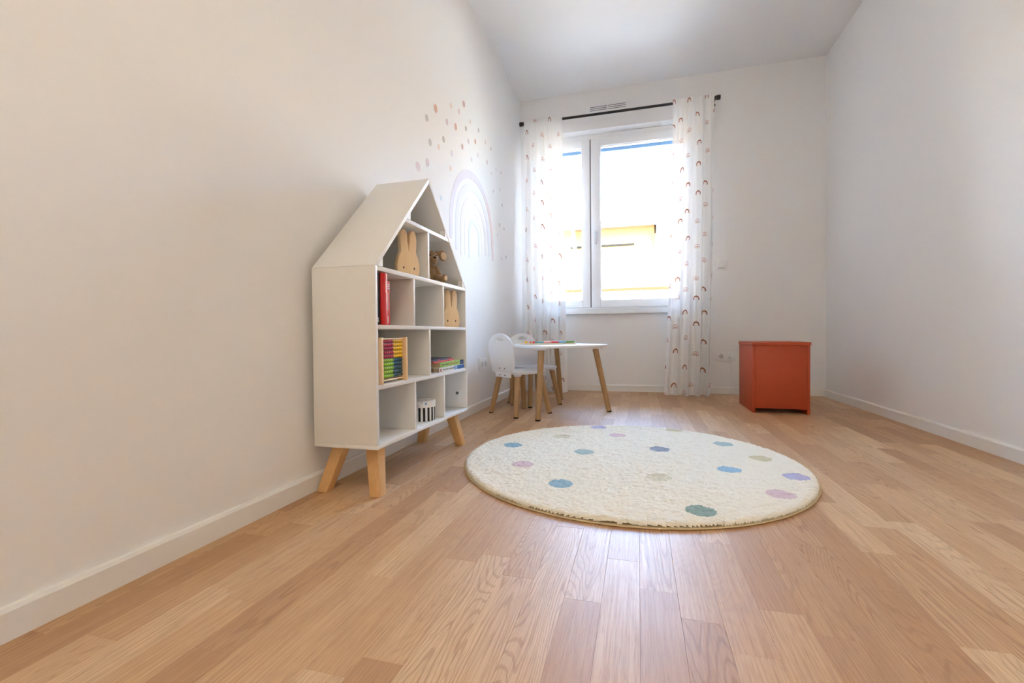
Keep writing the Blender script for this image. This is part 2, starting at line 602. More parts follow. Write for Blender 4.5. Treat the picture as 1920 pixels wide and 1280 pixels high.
cab = [(0, -0.026, -0.0165), (0.001, -0.027, -0.05), (0.006, -0.03, -0.12), (0.004, -0.035, -0.22), (0.01, -0.05, -0.285), (0.04, -0.06, -0.3085), (0.12, -0.075, -0.3085), (0.22, -0.12, -0.3085), (0.34, -0.15, -0.3085)]
MB().tube(cab, 0.0028, 8).build('cable', WHITE_PLASTIC, pl, smooth=True)
sw = thing('wall_switch', 'white rocker switch beside the right curtain at shoulder height', 'switch', (1.705, -0.0005, 1.025))
MB().box(-0.0405, 0.0405, -0.008, 0, 0, 0.081).build('switch_frame', WHITE_PLASTIC, sw, 0.003)
MB().box(-0.0275, 0.0275, -0.013, -0.0082, 0.022, 0.068).build('rocker', WHITE_PLASTIC, sw, 0.002)
MB().box(-0.0275, 0.0275, -0.0115, -0.0082, 0.0125, 0.0205).build('indicator_bar', plain('shaded_plastic', (0.62, 0.62, 0.61), 0.4), sw, 0.001)

# ------------------------------------------------------------------ curtain rod and curtains
RY = -0.13
rod = thing('curtain_rod', 'thin black metal curtain rod above the window', 'curtain rod', (0.8515, 0, 2.387))
MB().cyl((-0.80, RY, 0), (0.80, RY, 0), 0.0105, n=16).build('pole', BLACK_METAL, rod, smooth=True)
for sgn in (-1, 1):
    f_ = MB()
    f_.cyl((sgn * 0.8001, RY, 0), (sgn * 0.828, RY, 0), 0.019, n=20)
    f_.build('finial', BLACK_METAL, rod, 0.002)
    k_ = MB()
    xx = sgn * 0.792
    k_.tube([(xx, -0.004, 0), (xx, RY + 0.016, 0)], 0.005, 10)
    k_.cyl((xx, -0.0005, 0), (xx, -0.005, 0), 0.018, n=20)
    k_.cyl((xx - 0.005, RY, 0), (xx + 0.005, RY, 0), 0.0165, n=16)
    k_.build('bracket', BLACK_METAL, rod, smooth=True)

def curtain_mat():
    m, nt, b = newmat('rainbow_print_voile')
    n = NB(nt)
    out = nt.nodes['Material Output']
    uv = nt.nodes.new('ShaderNodeUVMap')
    U, V, _ = n.sep(uv.outputs[0])
    px_, pz_ = 0.165, 0.215
    cu = n.m('DIVIDE', U, px_)
    ci = n.m('FLOOR', cu)
    par = n.m('FLOORED_MODULO', ci, 2.0)
    cv = n.m('ADD', n.m('DIVIDE', V, pz_), n.m('MULTIPLY', par, 0.5))
    ri = n.m('FLOOR', cv)
    wn_ = nt.nodes.new('ShaderNodeTexWhiteNoise')
    wn_.noise_dimensions = '3D'
    nt.links.new(n.comb(ci, ri, 4.0), wn_.inputs['Vector'])
    rc = n.sep(wn_.outputs['Color'])
    lu = n.m('ADD', n.m('MULTIPLY', n.m('SUBTRACT', n.m('FRACT', cu), 0.5), px_), n.m('MULTIPLY', n.m('SUBTRACT', rc[0], 0.5), 0.05))
    lv = n.m('ADD', n.m('MULTIPLY', n.m('SUBTRACT', n.m('FRACT', cv), 0.5), pz_), n.m('MULTIPLY', n.m('SUBTRACT', rc[1], 0.5), 0.07))
    rr = n.m('SQRT', n.m('ADD', n.m('MULTIPLY', lu, lu), n.m('MULTIPLY', lv, lv)))
    wav = n.noise(n.comb(n.m('MULTIPLY', U, 160.0), n.m('MULTIPLY', V, 160.0), 0.0), 1.0, 1)
    rr = n.m('ADD', rr, n.m('MULTIPLY', n.m('SUBTRACT', wav, 0.5), 0.004))
    upper = n.step(-0.006, -0.004, lv)
    typ = n.m('GREATER_THAN', rc[2], 0.5)
    thick = n.m('MULTIPLY', n.band(rr, 0.0235, 0.0335), upper)
    thin = n.m('MULTIPLY', n.band(rr, 0.0145, 0.0170), upper)
    thin2 = n.m('MULTIPLY', n.band(rr, 0.0275, 0.0325), upper)
    core = n.m('MULTIPLY', n.band(rr, 0.0080, 0.0140), upper)
    dash = n.m('GREATER_THAN', n.m('SINE', n.m('MULTIPLY', n.m('ARCTAN2', lv, lu), 16.0)), -0.3)
    dots = n.m('MULTIPLY', n.m('MULTIPLY', n.band(rr, 0.0190, 0.0212), upper), dash)
    brown, rose, clay, grey = srgb(168, 104, 72), srgb(222, 168, 165), srgb(196, 128, 90), srgb(190, 180, 180)
    white = srgb(250, 249, 247)
    inv = n.m('SUBTRACT', 1.0, typ)
    c = n.mix(n.m('MULTIPLY', thick, typ), white, brown)
    c = n.mix(n.m('MULTIPLY', thin, typ), c, rose)
    c = n.mix(n.m('MULTIPLY', thin2, inv), c, rose)
    c = n.mix(n.m('MULTIPLY', core, inv), c, clay)
    c = n.mix(n.m('MULTIPLY', dots, inv), c, grey)
    df = nt.nodes.new('ShaderNodeBsdfDiffuse')
    tl = nt.nodes.new('ShaderNodeBsdfTranslucent')
    tr = nt.nodes.new('ShaderNodeBsdfTransparent')
    nt.links.new(c, df.inputs[0])
    nt.links.new(c, tl.inputs[0])
    nt.links.new(c, tr.inputs[0])
    m1 = nt.nodes.new('ShaderNodeMixShader')
    m1.inputs[0].default_value = 0.17
    nt.links.new(df.outputs[0], m1.inputs[1])
    nt.links.new(tl.outputs[0], m1.inputs[2])
    m2 = nt.nodes.new('ShaderNodeMixShader')
    m2.inputs[0].default_value = 0.05
    nt.links.new(m1.outputs[0], m2.inputs[1])
    nt.links.new(tr.outputs[0], m2.inputs[2])
    nt.nodes.remove(b)
    nt.links.new(m2.outputs[0], out.inputs[0])
    return m
CURT = curtain_mat()

def curtain(label, xl0, xr0, xl1, xr1, cloth_w, nfold, seed, uoff):
    rg = random.Random(seed)
    ztop, zbot = 2.409, 0.006
    root = thing('curtain', label, 'curtain', ((xl0 + xr0) / 2, RY, 0), 0, 'rainbow print curtains')
    nu, nv = 34 * nfold, 64
    widths = [rg.uniform(0.7, 1.35) for _ in range(nfold)]
    tot = sum(widths)
    cum = [0]
    for w_ in widths:
        cum.append(cum[-1] + w_ / tot)
    amps = [rg.uniform(0.7, 1.25) for _ in range(nfold)]
    drift = [rg.uniform(-0.35, 0.35) for _ in range(nfold)]
    V, UV, F = [], [], []
    for j in range(nv + 1):
        t = (j / nv) ** 1.15
        z = ztop + (zbot - ztop) * t
        flare = t ** 1.6
        xl = xl0 + (xl1 - xl0) * flare
        xr = xr0 + (xr1 - xr0) * flare
        A = 0.020 + 0.045 * min(1.0, t * 2.2) + 0.025 * flare
        for i in range(nu + 1):
            u = i / nu
            k = max(q for q in range(nfold) if cum[q] <= u + 1e-9)
            s = (u - cum[k]) / (cum[k + 1] - cum[k])
            ph = 2 * PI * s
            wa = A * amps[k] * (1.0 + 0.25 * math.sin(5 * t + k))
            yy = -wa * (0.5 - 0.5 * math.cos(ph)) + 0.004 * math.sin(23 * u + 6 * t)
            xx = xl + (xr - xl) * u + math.sin(ph) * 0.006 * (0.3 + t) + drift[k] * 0.03 * flare * math.sin(PI * s)
            header = 1.0 if z < 2.36 else 0.55
            V.append((xx - root.location.x, -0.0165 + yy * header - 0.045 * flare, z))
            UV.append((uoff + u * cloth_w, z + 0.004 * math.sin(9 * u)))
    W = nu + 1
    for j in range(nv):
        for i in range(nu):
            F.append((j * W + i, j * W + i + 1, (j + 1) * W + i + 1, (j + 1) * W + i))
    me = bpy.data.meshes.new('drape')
    me.from_pydata(V, [], F)
    ul = me.uv_layers.new(name='UVMap')
    for lp in me.loops:
        ul.data[lp.index].uv = UV[lp.vertex_index]
    for p_ in me.polygons:
        p_.use_smooth = True
    me.materials.append(CURT)
    link('drape', me, root)
    # back layer of the rod pocket
    V, UV, F = [], [], []
    for j in range(5):
        z = ztop - 0.05 * j / 4
        for i in range(nu + 1):
            u = i / nu
            bulge = 0.017 if 0 < j < 4 else -0.012
            V.append((xl0 + (xr0 - xl0) * u - root.location.x, bulge + 0.002 * math.sin(40 * u), z))
            UV.append((uoff + 0.3 + u * cloth_w, z))
    for j in range(4):
        for i in range(nu):
            F.append((j * W + i, j * W + i + 1, (j + 1) * W + i + 1, (j + 1) * W + i))
    me = bpy.data.meshes.new('rod_pocket')
    me.from_pydata(V, [], F)
    ul = me.uv_layers.new(name='UVMap')
    for lp in me.loops:
        ul.data[lp.index].uv = UV[lp.vertex_index]
    for p_ in me.polygons:
        p_.use_smooth = True
    me.materials.append(CURT)
    link('rod_pocket', me, root)
    return root
curtain('white voile curtain with small rainbow print by the sticker wall', 0.066, 0.410, 0.072, 0.452, 0.80, 5, 3, 0.03)
curtain('white voile curtain with small rainbow print beside the wall switch', 1.320, 1.632, 1.240, 1.588, 0.80, 5, 11, 1.24)

# ------------------------------------------------------------------ wall stickers
def stick_mat(name, col, fade=0.25, pink=False):
    if name in MATS: return MATS[name]
    m, nt, b = newmat(name)
    n = NB(nt)
    tc = nt.nodes.new('ShaderNodeTexCoord')
    nz = n.noise(tc.outputs['Object'], 14, 4, 0.6)
    c2 = tuple(c + (0.86 - c) * fade for c in col)
    cc = n.mix(n.step(0.3, 0.7, nz), col, c2)
    if pink:      # the watercolour runs to rose along the right-hand leg
        yy = n.sep(tc.outputs['Object'])[1]
        cc = n.mix(n.step(0.15, 0.36, yy), cc, srgb(233, 212, 214))
    nt.links.new(cc, b.inputs['Base Color'])
    b.inputs['Roughness'].default_value = 0.7
    MATS[name] = m
    return m
rb = thing('rainbow_sticker', 'pale pastel watercolour rainbow sticker on the white wall', 'wall sticker', (0.0006, -1.27, 1.0))
# centre y, half width, apex, band width, left foot, right foot (heights above z = 1.0)
arcs = [(0.405, 0.575, 0.050, 0.07, 0.06, srgb(226, 220, 229), 'lavender arc'),
        (0.320, 0.492, 0.046, 0.02, 0.08, srgb(230, 229, 238), 'pale lilac arc'),
        (0.245, 0.412, 0.042, 0.00, 0.07, srgb(232, 226, 227), 'pale rose arc'),
        (0.172, 0.345, 0.040, 0.01, 0.05, srgb(241, 240, 238), 'cream white arc'),
        (0.105, 0.268, 0.036, 0.00, 0.04, srgb(224, 231, 235), 'pale blue arc')]
for k, (hw, ap, bw, lf, rf, col, lb) in enumerate(arcs):
    def pt(a, off):
        # superellipse-like arch from left foot to right foot
        R_o = hw + off
        spring = ap - hw
        if a < 0.2:
            return (-R_o, lf + (spring - lf) * (a / 0.2))
        if a > 0.8:
            return (R_o, spring + (rf - spring) * ((a - 0.8) / 0.2))
        th = PI * (1 - (a - 0.2) / 0.6)
        return (R_o * math.cos(th), spring + R_o * math.sin(th))
    N = 64
    o_ = MB()
    V, F = [], []
    for i in range(N + 1):
        a = i / N
        w_ = bw * (0.62 + 0.38 * math.sin(PI * a) + 0.06 * math.sin(17 * a + k))
        for off in (0.0, -w_):
            yy, zz = pt(a, off)
            V.append((0, yy, zz)); V.append((0.0006, yy, zz))
    for i in range(N):
        q, r = 4 * i, 4 * i + 4
        F += [(q + 1, r + 1, r + 3, q + 3), (q, q + 2, r + 2, r), (q, r, r + 1, q + 1), (q + 2, q + 3, r + 3, r + 2)]
    F += [(0, 1, 3, 2), (4 * N, 4 * N + 2, 4 * N + 3, 4 * N + 1)]
    o_.add(V, F)
    tag(o_.build('arc', stick_mat('sticker_' + lb.replace(' ', '_'), col, 0.25, k == 0), rb), lb)
# loose dots above the rainbow, positions read off the wall plane
CAMP = Vector((1.04566, -4.10282, 0.513))
def on_wall_left(px_, py_):
    d = R_ * ((px_ - 960) / 851.14) + U_ * ((640 - py_) / 851.14) + W_
    t = (0.0 - CAMP.x) / d.x
    q = CAMP + d * t
    return q.y, q.z
DC = {'terracotta': srgb(208, 150, 118), 'peach': srgb(232, 208, 190), 'rosewood': srgb(196, 146, 140), 'mauve': srgb(214, 192, 198),
      'grey': srgb(178, 172, 168), 'lavender': srgb(222, 214, 224), 'sky blue': srgb(212, 226, 236), 'tan': srgb(206, 190, 176)}
DOTS = [(220, 130, 'terracotta', 1.2), (333, 110, 'peach', .95), (425, 97, 'rosewood', 1.1), (390, 150, 'mauve', .9), (155, 198, 'grey', 1.0),
        (302, 226, 'mauve', .95), (366, 262, 'terracotta', 1.1), (440, 275, 'grey', .85), (472, 224, 'peach', .85), (532, 288, 'grey', .75),
        (180, 375, 'grey', 1.0), (278, 354, 'grey', .95), (244, 408, 'peach', .8), (459, 367, 'mauve', .9), (508, 370, 'terracotta', .95),
        (414, 406, 'rosewood', 1.0), (582, 374, 'peach', .7), (622, 422, 'tan', .85), (338, 455, 'lavender', .95), (528, 470, 'lavender', .8),
        (482, 500, 'lavender', .85), (594, 520, 'mauve', .9), (92, 552, 'mauve', 1.3), (162, 522, 'mauve', 1.1), (330, 565, 'peach', .9),
        (262, 780, 'sky blue', .85), (660, 572, 'lavender', .6), (696, 596, 'mauve', .7), (626, 602, 'lavender', .6), (640, 730, 'mauve', .6),
        (688, 720, 'mauve', .6), (704, 832, 'grey', .75), (686, 975, 'grey', .8), (717, 1005, 'rosewood', .7), (670, 1050, 'sky blue', .7),
        (733, 1210, 'grey', .8), (700, 1220, 'mauve', .6)]
dot_me = {}
for a, b, cn, sz in DOTS:
    yy, zz = on_wall_left(760 + a / 3.88, 170 + b / 3.88)
    if cn not in dot_me:
        mb = MB()
        n_ = 20
        mb.prism([(0.0165 * math.cos(2 * PI * i / n_), 0.0185 * math.sin(2 * PI * i / n_)) for i in range(n_)], lambda p, q, d: Vector((d, p, q)), 0, 0.0006)
        me = mb.mesh('dot_sticker')
        me.materials.append(stick_mat('sticker_dot_' + cn.replace(' ', '_'), tuple(c + (0.86 - c) * 0.18 for c in DC[cn]), 0.12))
        dot_me[cn] = me
    o = link('dot_sticker', dot_me[cn], None, (0.0006, yy, zz))
    o.scale = (1, sz, sz)
    o.rotation_euler = (random.uniform(-0.4, 0.4), 0, 0)
    wh = 'between the rainbow and the curtain' if a > 618 else ('just above the bookcase roof' if (a < 350 and b > 430) else ('high above the rainbow' if b < 235 else 'a little above the rainbow'))
    tag(o, '%s%s dot sticker on the wall %s' % ('large ' if sz > 1.05 else 'small ', cn, wh), 'wall sticker', 'confetti dot stickers around the rainbow')

# ------------------------------------------------------------------ house-shaped bookcase
BX0, BX1 = 0.030, 0.261
BY0, BY1 = -2.864, -2.092
BYM = (BY0 + BY1) / 2
ZB, ZS, ZP = 0.155, 0.731, 1.1203
T = 0.0135
shelf = thing('house_bookcase', 'white house-shaped bookcase on angled wooden legs against the sticker wall', 'bookcase', (BX0 + (BX1 - BX0) / 2, BYM, 0))
SO = Vector(shelf.location)
def sbox(name, x0, x1, y0, y1, z0, z1, mat=None, bev=0.0012):
    return MB().box(x0 - SO.x, x1 - SO.x, y0 - SO.y, y1 - SO.y, z0 - SO.z, z1 - SO.z).build(name, mat or WHITE_BOARD, shelf, bev)
sbox('base_board', BX0, BX1, BY0, BY1, ZB, ZB + 0.013)
sbox('side_panel', BX0, BX1, BY0, BY0 + T, ZB + 0.0135, ZS - 0.0005)
sbox('side_panel', BX0, BX1, BY1 - T, BY1, ZB + 0.0135, ZS - 0.0005)
fx = BX1 - 0.001
xb = BX0 + 0.005
sbox('shelf_board', xb, fx, BY0 + T + .0004, BY1 - T - .0004, 0.341, 0.355)
sbox('shelf_board', xb, fx, BY0 + T + .0004, BY1 - T - .0004, 0.533, 0.546)
sbox('shelf_board', xb, fx, BY0 + T + .0004, BY1 - T - .0004, 0.716, 0.7305)
# gable shelf
zg0, zg1 = 0.910, 0.924
def roof_half(z): return (ZP - z) * (BY1 - BYM) / (ZP - ZS)
g = MB()
ins = T * 1.42 + 0.0005
g.prism([(-roof_half(zg0) + ins, zg0), (roof_half(zg0) - ins, zg0), (roof_half(zg1) - ins, zg1), (-roof_half(zg1) + ins, zg1)],
        lambda a, b, d: Vector((d - SO.x, a + BYM - SO.y, b)), xb, fx)
g.build('shelf_board', WHITE_BOARD, shelf, 0.0008)
# roof boards
for sgn in (-1, 1):
    r = MB()
    hw = BY1 - BYM
    pts = [(sgn * hw, ZS), (0 + sgn * 0.0003, ZP), (sgn * 0.0003, ZP - T * 1.42), (sgn * (hw - T * 1.42), ZS)]
    r.prism(pts, lambda a, b, d: Vector((d - SO.x, a + BYM - SO.y, b)), BX0, BX1)
    r.build('roof_board', WHITE_BOARD, shelf, 0.001)
    # triangular stop blocks in the corners
    for z0, dep in ((ZS + 0.0003, 0.052), (zg1 + 0.0003, 0.046)):
        oy = roof_half(z0) - T * 1.42 - 0.0005
        k = MB()
        k.prism([(sgn * oy, z0), (sgn * (oy - dep * 0.55), z0), (sgn * (oy - dep * 0.55), z0 + dep * 0.55)],
                lambda a, b, d: Vector((d - SO.x, a + BYM - SO.y, b)), BX1 - 0.022, fx)
        k.build('corner_block', WHITE_BOARD, shelf)
# dividers
DW = 0.0125
third = 0.128
for yc, z0, z1 in ((BYM - third, ZB + .0135, .3407), (BYM + third, ZB + .0135, .3407), (BYM - .003, .3554, .5327), (BYM - third, .5464, .7157), (BYM + third, .5464, .7157), (BYM - .006, .731, .9097)):
    sbox('divider', xb, fx - 0.001, yc - DW / 2, yc + DW / 2, z0, z1, None, 0.0008)
bk = MB()
bk.prism([(BY0 + T + .001, ZB + .014), (BY1 - T - .001, ZB + .014), (BY1 - T - .001, ZS), (BYM, ZP - T * 1.5), (BY0 + T + .001, ZS)],
         lambda a, b, d: Vector((d - SO.x, a - SO.y, b)), BX0, BX0 + 0.004)
bk.build('back_panel', WHITE_BOARD, shelf)
# legs: square, tapered, splayed outwards
for sx_, sy_ in ((1, -1), (1, 1), (-1, -1), (-1, 1)):
    tx, ty = (0.207 if sx_ > 0 else 0.085), (BYM + sy_ * 0.312)
    bx_, by_ = (0.238 if sx_ > 0 else 0.040), (BYM + sy_ * 0.350)
    ht, hb_ = 0.0225, 0.0185
    bot = [Vector((bx_ + i * hb_ - SO.x, by_ + j * hb_ - SO.y, 0.0)) for i, j in ((-1, -1), (1, -1), (1, 1), (-1, 1))]
    top = [Vector((tx + i * ht - SO.x, ty + j * ht - SO.y, ZB - 0.0003)) for i, j in ((-1, -1), (1, -1), (1, 1), (-1, 1))]
    MB().hexa(bot, top).build('leg', SHELF_LEG, shelf, 0.002)
# screw caps
for (y_, z_, nrm) in ((BY1 - T - .0003, 0.236, -1),):
    k = MB()
    k.cyl((0.215 - SO.x, y_ - SO.y, z_), (0.215 - SO.x, y_ - SO.y - 0.006, z_), 0.0075, 0.006, 16)
    k.build('screw', plain('grey_screw', (0.18, 0.19, 0.2), 0.35, metal=0.8), shelf)
for (xx, yy, z_) in ((0.235, BY0 + T + 0.03, 0.5325), (0.12, BYM + 0.12, 0.9095)):
    MB().cyl((xx - SO.x, yy - SO.y, z_), (xx - SO.x, yy - SO.y, z_ - 0.003), 0.004, n=10).build('screw', DARK_HOLE, shelf)

# ------------------------------------------------------------------ wooden rabbits
def rabbit(label, loc, rz, sc):
    root = thing('rabbit_bookend', label, 'rabbit figure', loc, rz, 'wooden rabbit figures')
    W, H = 0.106 * sc, 0.168 * sc
    hw = W / 2
    half = []     # right half outline from the bottom up, (y, z)
    half += [(0.86 * hw, 0.0), (0.97 * hw, 0.10 * H), (1.0 * hw, 0.20 * H), (0.95 * hw, 0.31 * H), (0.84 * hw, 0.41 * H), (0.72 * hw, 0.48 * H), (0.665 * hw, 0.535 * H)]
    ec, ew = 0.405 * hw, 0.305 * hw
    half += [(0.675 * hw, 0.60 * H), (0.705 * hw, 0.70 * H), (0.71 * hw, 0.78 * H)]
    for i in range(1, 10):
        th = PI * i / 10
        half.append((ec + ew * math.cos(th), 0.79 * H + 0.21 * H * math.sin(th) ** 0.9))
    half += [(0.105 * hw, 0.76 * H), (0.07 * hw, 0.68 * H), (0.035 * hw, 0.60 * H), (0.02 * hw, 0.545 * H)]
    out = half + [(-a, b) for a, b in reversed(half)]
    b = MB()
    b.prism(out, lambda a, c, d: Vector((d, a, c)), -0.009, 0.009)
    bo = b.build('board', PINE, root, 0.0018)
    for s in (-1, 1):
        e = MB()
        e.prism([(s * 0.47 * hw + 0.0030 * math.cos(2 * PI * i / 14), 0.17 * H + 0.0046 * math.sin(2 * PI * i / 14)) for i in range(14)], lambda a, c, d: Vector((d, a, c)), 0.0091, 0.0098)
        e.build('eye', plain('dark_drill_hole', (0.045, 0.022, 0.008), 0.7), bo)
    return root
rabbit('wooden rabbit-shaped board on the bookcase shelf beside the plush toy', (0.222, -2.586, 0.7306), -0.36, 1.0)
rabbit('wooden rabbit-shaped board in the bookcase compartment below the plush toy', (0.222, -2.196, 0.5462), -0.36, 1.0)

# ------------------------------------------------------------------ plush toy
PLUSH = None
def plush_mat():
    m, nt, b = newmat('brown_plush')
    n = NB(nt)
    tc = nt.nodes.new('ShaderNodeTexCoord')
    a = n.noise(tc.outputs['Object'], 700, 4, 0.6)
    nt.links.new(n.mix(a, srgb(112, 84, 52), srgb(168, 134, 92)), b.inputs['Base Color'])
    b.inputs['Roughness'].default_value = 0.95
    b.inputs['Sheen Weight'].default_value = 0.4
    n.bump(a, 0.5, 0.002, b)
    return m
PLUSH = plush_mat()
CREAM = plain('cream_felt', srgb(214, 190, 160), 0.95, 0.2, var=0.06, scale=400, bump=0.3)
def blob_mesh(name, parts, voxel=0.0022, it=6):
    bm = bmesh.new()
    for c, r, rot in parts:
        M = Matrix.Translation(c) @ rot.to_matrix().to_4x4() @ Matrix.Diagonal((*r, 1))
        bmesh.ops.create_icosphere(bm, subdivisions=3, radius=1.0, matrix=M)
    me = bpy.data.meshes.new(name)
    bm.to_mesh(me)
    bm.free()
    o = bpy.data.objects.new(name, me)
    COL.objects.link(o)
    md = o.modifiers.new('remesh', 'REMESH')
    md.mode = 'VOXEL'
    md.voxel_size = voxel
    sm = o.modifiers.new('smooth', 'SMOOTH')
    sm.factor = 0.5
    sm.iterations = it
    dg = bpy.context.evaluated_depsgraph_get()
    dg.update()
    res = bpy.data.meshes.new_from_object(o.evaluated_get(dg))
    bpy.data.objects.remove(o)
    res.name = name
    for p_ in res.polygons:
        p_.use_smooth = True
    return res
from mathutils import Euler
E0 = Euler((0, 0, 0))
ted = thing('plush_toy', 'brown plush animal with big ears sitting in the bookcase gable', 'plush toy', (0.196, -2.342, 0.7306), -0.72)
ted.scale = (1.12, 1.12, 1.12)
parts = [(Vector((0, 0, 0.034)), (0.022, 0.024, 0.034), E0),
         (Vector((0.004, 0, 0.060)), (0.014, 0.015, 0.016), E0),
         (Vector((0.006, 0, 0.093)), (0.027, 0.028, 0.029), E0),
         (Vector((0.030, 0, 0.084)), (0.017, 0.018, 0.017), E0)]
for s in (-1, 1):
    for k in range(6):      # legs, splayed forward along the shelf
        t = k / 5
        parts.append((Vector((0.008 + 0.040 * t, s * (0.014 + 0.018 * t), 0.024 - 0.012 * t)), (0.0125, 0.0125, 0.0118), E0))
    parts.append((Vector((0.052, s * 0.034, 0.0158)), (0.0085, 0.0135, 0.0155), Euler((0, 0, s * 0.4))))
    for k in range(5):      # arms hanging down
        t = k / 4
        parts.append((Vector((0.006 + 0.014 * t, s * (0.022 + 0.008 * t), 0.058 - 0.030 * t)), (0.0092, 0.0088, 0.0100), E0))
bme = blob_mesh('body', parts)
zmin = min(v.co.z for v in bme.vertices)
for v in bme.vertices: v.co.z -= zmin
bme.materials.append(PLUSH)
link('body', bme, ted)
for s in (-1, 1):
    eme = blob_mesh('ear', [(Vector((0.002, s * 0.028, 0.114)), (0.009, 0.016, 0.010), Euler((s * 0.4, 0, 0))), (Vector((0.004, s * 0.050, 0.107)), (0.009, 0.019, 0.021), Euler((s * 0.5, 0, s * 0.3)))], 0.002, 3)
    eme.materials.append(PLUSH)
    eo = link('ear', eme, ted)
    ime = blob_mesh('ear_lining', [(Vector((0.0095, s * 0.051, 0.1055)), (0.0045, 0.0140, 0.0155), Euler((s * 0.5, 0, s * 0.3)))], 0.0018, 2)
    ime.materials.append(CREAM)
    link('ear_lining', ime, eo)
    sme = blob_mesh('sole', [(Vector((0.0600, s * 0.0365, 0.0150)), (0.0022, 0.0095, 0.0115), Euler((0, 0, s * 0.4)))], 0.0015, 1)
    sme.materials.append(CREAM)
    link('sole', sme, ted)
    MB().lathe([(0.0001, -0.0025), (0.002, -0.0018), (0.0027, 0), (0.002, 0.0018), (0.0001, 0.0025)], 10, Matrix.Translation((0.0305, s * 0.0125, 0.1005))).build('eye', BLACK_RUBBER, ted, smooth=True)
MB().lathe([(0.0001, -0.0045), (0.004, -0.003), (0.0058, 0), (0.004, 0.003), (0.0001, 0.0045)], 14, Matrix.Translation((0.0450, 0, 0.0905)) @ Matrix.Diagonal((0.8, 1.2, 1, 1))).build('nose', plain('dark_brown_thread', (0.03, 0.014, 0.010), 0.8), ted, smooth=True)

# ------------------------------------------------------------------ books
PAGE = plain('book_pages', srgb(206, 180, 144), 0.9, 0.2, var=0.08, scale=300)
PAGE_DK = plain('book_pages_grey', srgb(168, 150, 120), 0.9, 0.2, var=0.08, scale=300)
RED = plain('red_book_cloth', srgb(206, 24, 14), 0.35, 0.5, var=0.04)
RED2 = plain('crimson_book_cover', srgb(200, 18, 22), 0.4, 0.5, var=0.03)
NAVY = plain('black_blue_cover', srgb(18, 24, 36), 0.4, 0.5, var=0.06)
INK = plain('white_ink', (0.8, 0.78, 0.74), 0.6)
def upright_book(label, y0, y1, x1, depth, h, cover, rounded, marks, zb=0.5462):
    root = thing('book', label, 'book', (x1 - depth, (y0 + y1) / 2, zb), 0, 'upright books in the bookcase')
    t = y1 - y0
    c = 0.0022
    b = MB()
    b.box(0, depth - 0.003, -t / 2, -t / 2 + c, 0, h)
    b.box(0, depth - 0.003, t / 2 - c, t / 2, 0, h)
    pts = []
    n_ = 8 if rounded else 2
    for i in range(n_ + 1):
        a = -1 + 2 * i / n_
        bul = 0.005 * (1 - a * a) if rounded else 0.0
        pts.append((a * t / 2, depth - 0.003 + bul + 0.0015))
    inner = [(a, d - 0.0022) for a, d in reversed(pts)]
    b.prism(pts + inner, lambda a, d, z: Vector((d, a, z)), 0, h)
    b.build('cover', cover, root, 0.0004, 1)
    MB().box(0.004, depth - 0.005, -t / 2 + c + .0002, t / 2 - c - .0002, 0.003, h - 0.004).build('pages', PAGE, root)
    if marks:
        mk = MB()
        for (a0, a1, z0, z1) in marks:
            mk.box(depth + (0.0036 if rounded else -0.0015), depth + (0.0042 if rounded else -0.0010), a0 * t / 2, a1 * t / 2, z0 * h, z1 * h)
        mk.build('spine_lettering', INK, root)
    return root
rg = random.Random(5)
def letters(z0, z1, half):
    out, z = [], z0
    while z < z1:
        d = rg.uniform(0.008, 0.018)
        out.append((-half * rg.uniform(0.5, 1), half * rg.uniform(0.5, 1), z, min(z1, z + d)))
        z += d + 0.006
    return out
upright_book('thin black book at the end of the upright row', -2.8495, -2.8235, 0.2555, 0.15, 0.163, NAVY, False, letters(0.05, 0.14, 0.3))
upright_book('thick tall red book standing beside the black book', -2.8225, -2.7860, 0.2590, 0.165, 0.1655, RED, True, letters(0.62, 0.85, 0.12))
r3 = upright_book('slim shorter red book with pale stripes on its spine', -2.7850, -2.7600, 0.2520, 0.15, 0.145, RED2, False, letters(0.33, 0.72, 0.18) + letters(0.05, 0.2, 0.2))
for k in range(3):
    MB().box(0.1486, 0.1492, -0.0105, 0.0105, 0.145 * (0.82 + 0.045 * k), 0.145 * (0.838 + 0.045 * k)).build('stripe', plain('pale_turquoise_ink', srgb(196, 214, 214), 0.6), r3)

def flat_book(label, z0, t, y0, y1, x0, x1, cover, page, rz, bands):
    root = thing('book', label, 'book', ((x0 + x1) / 2, (y0 + y1) / 2, z0), rz, 'stacked books in the bookcase')
    hx, hy = (x1 - x0) / 2, (y1 - y0) / 2
    c = min(0.0016, t * 0.22)
    b = MB()
    b.box(-hx, hx, -hy, hy, 0, c).box(-hx, hx, -hy, hy, t - c, t).box(hx - 0.0018, hx, -hy, hy, c, t - c)
    b.build('cover', cover, root, 0.0003, 1)
    MB().box(-hx + 0.003, hx - 0.0022, -hy + 0.002, hy - 0.003, c + .0001, t - c - .0001).build('pages', page, root)
    for (a, d, z0_, z1_, m, nm) in bands:
        MB().box(hx, hx + 0.0004, -hy + a * 2 * hy, -hy + d * 2 * hy, z0_ * t, z1_ * t).build(nm, m, root)
    return root
BLUE = plain('blue_print', srgb(26, 104, 176), 0.4, var=0.1)
LBLUE = plain('light_blue_print', srgb(150, 180, 215), 0.4, var=0.1)
DKBL = plain('navy_print', srgb(34, 62, 124), 0.4)
GRN = plain('green_cover', srgb(158, 192, 88), 0.4, var=0.08)
PALEC = plain('white_cover', srgb(226, 226, 220), 0.45, var=0.03)
INKD = plain('grey_ink', srgb(90, 100, 96), 0.6)
zc = 0.3553
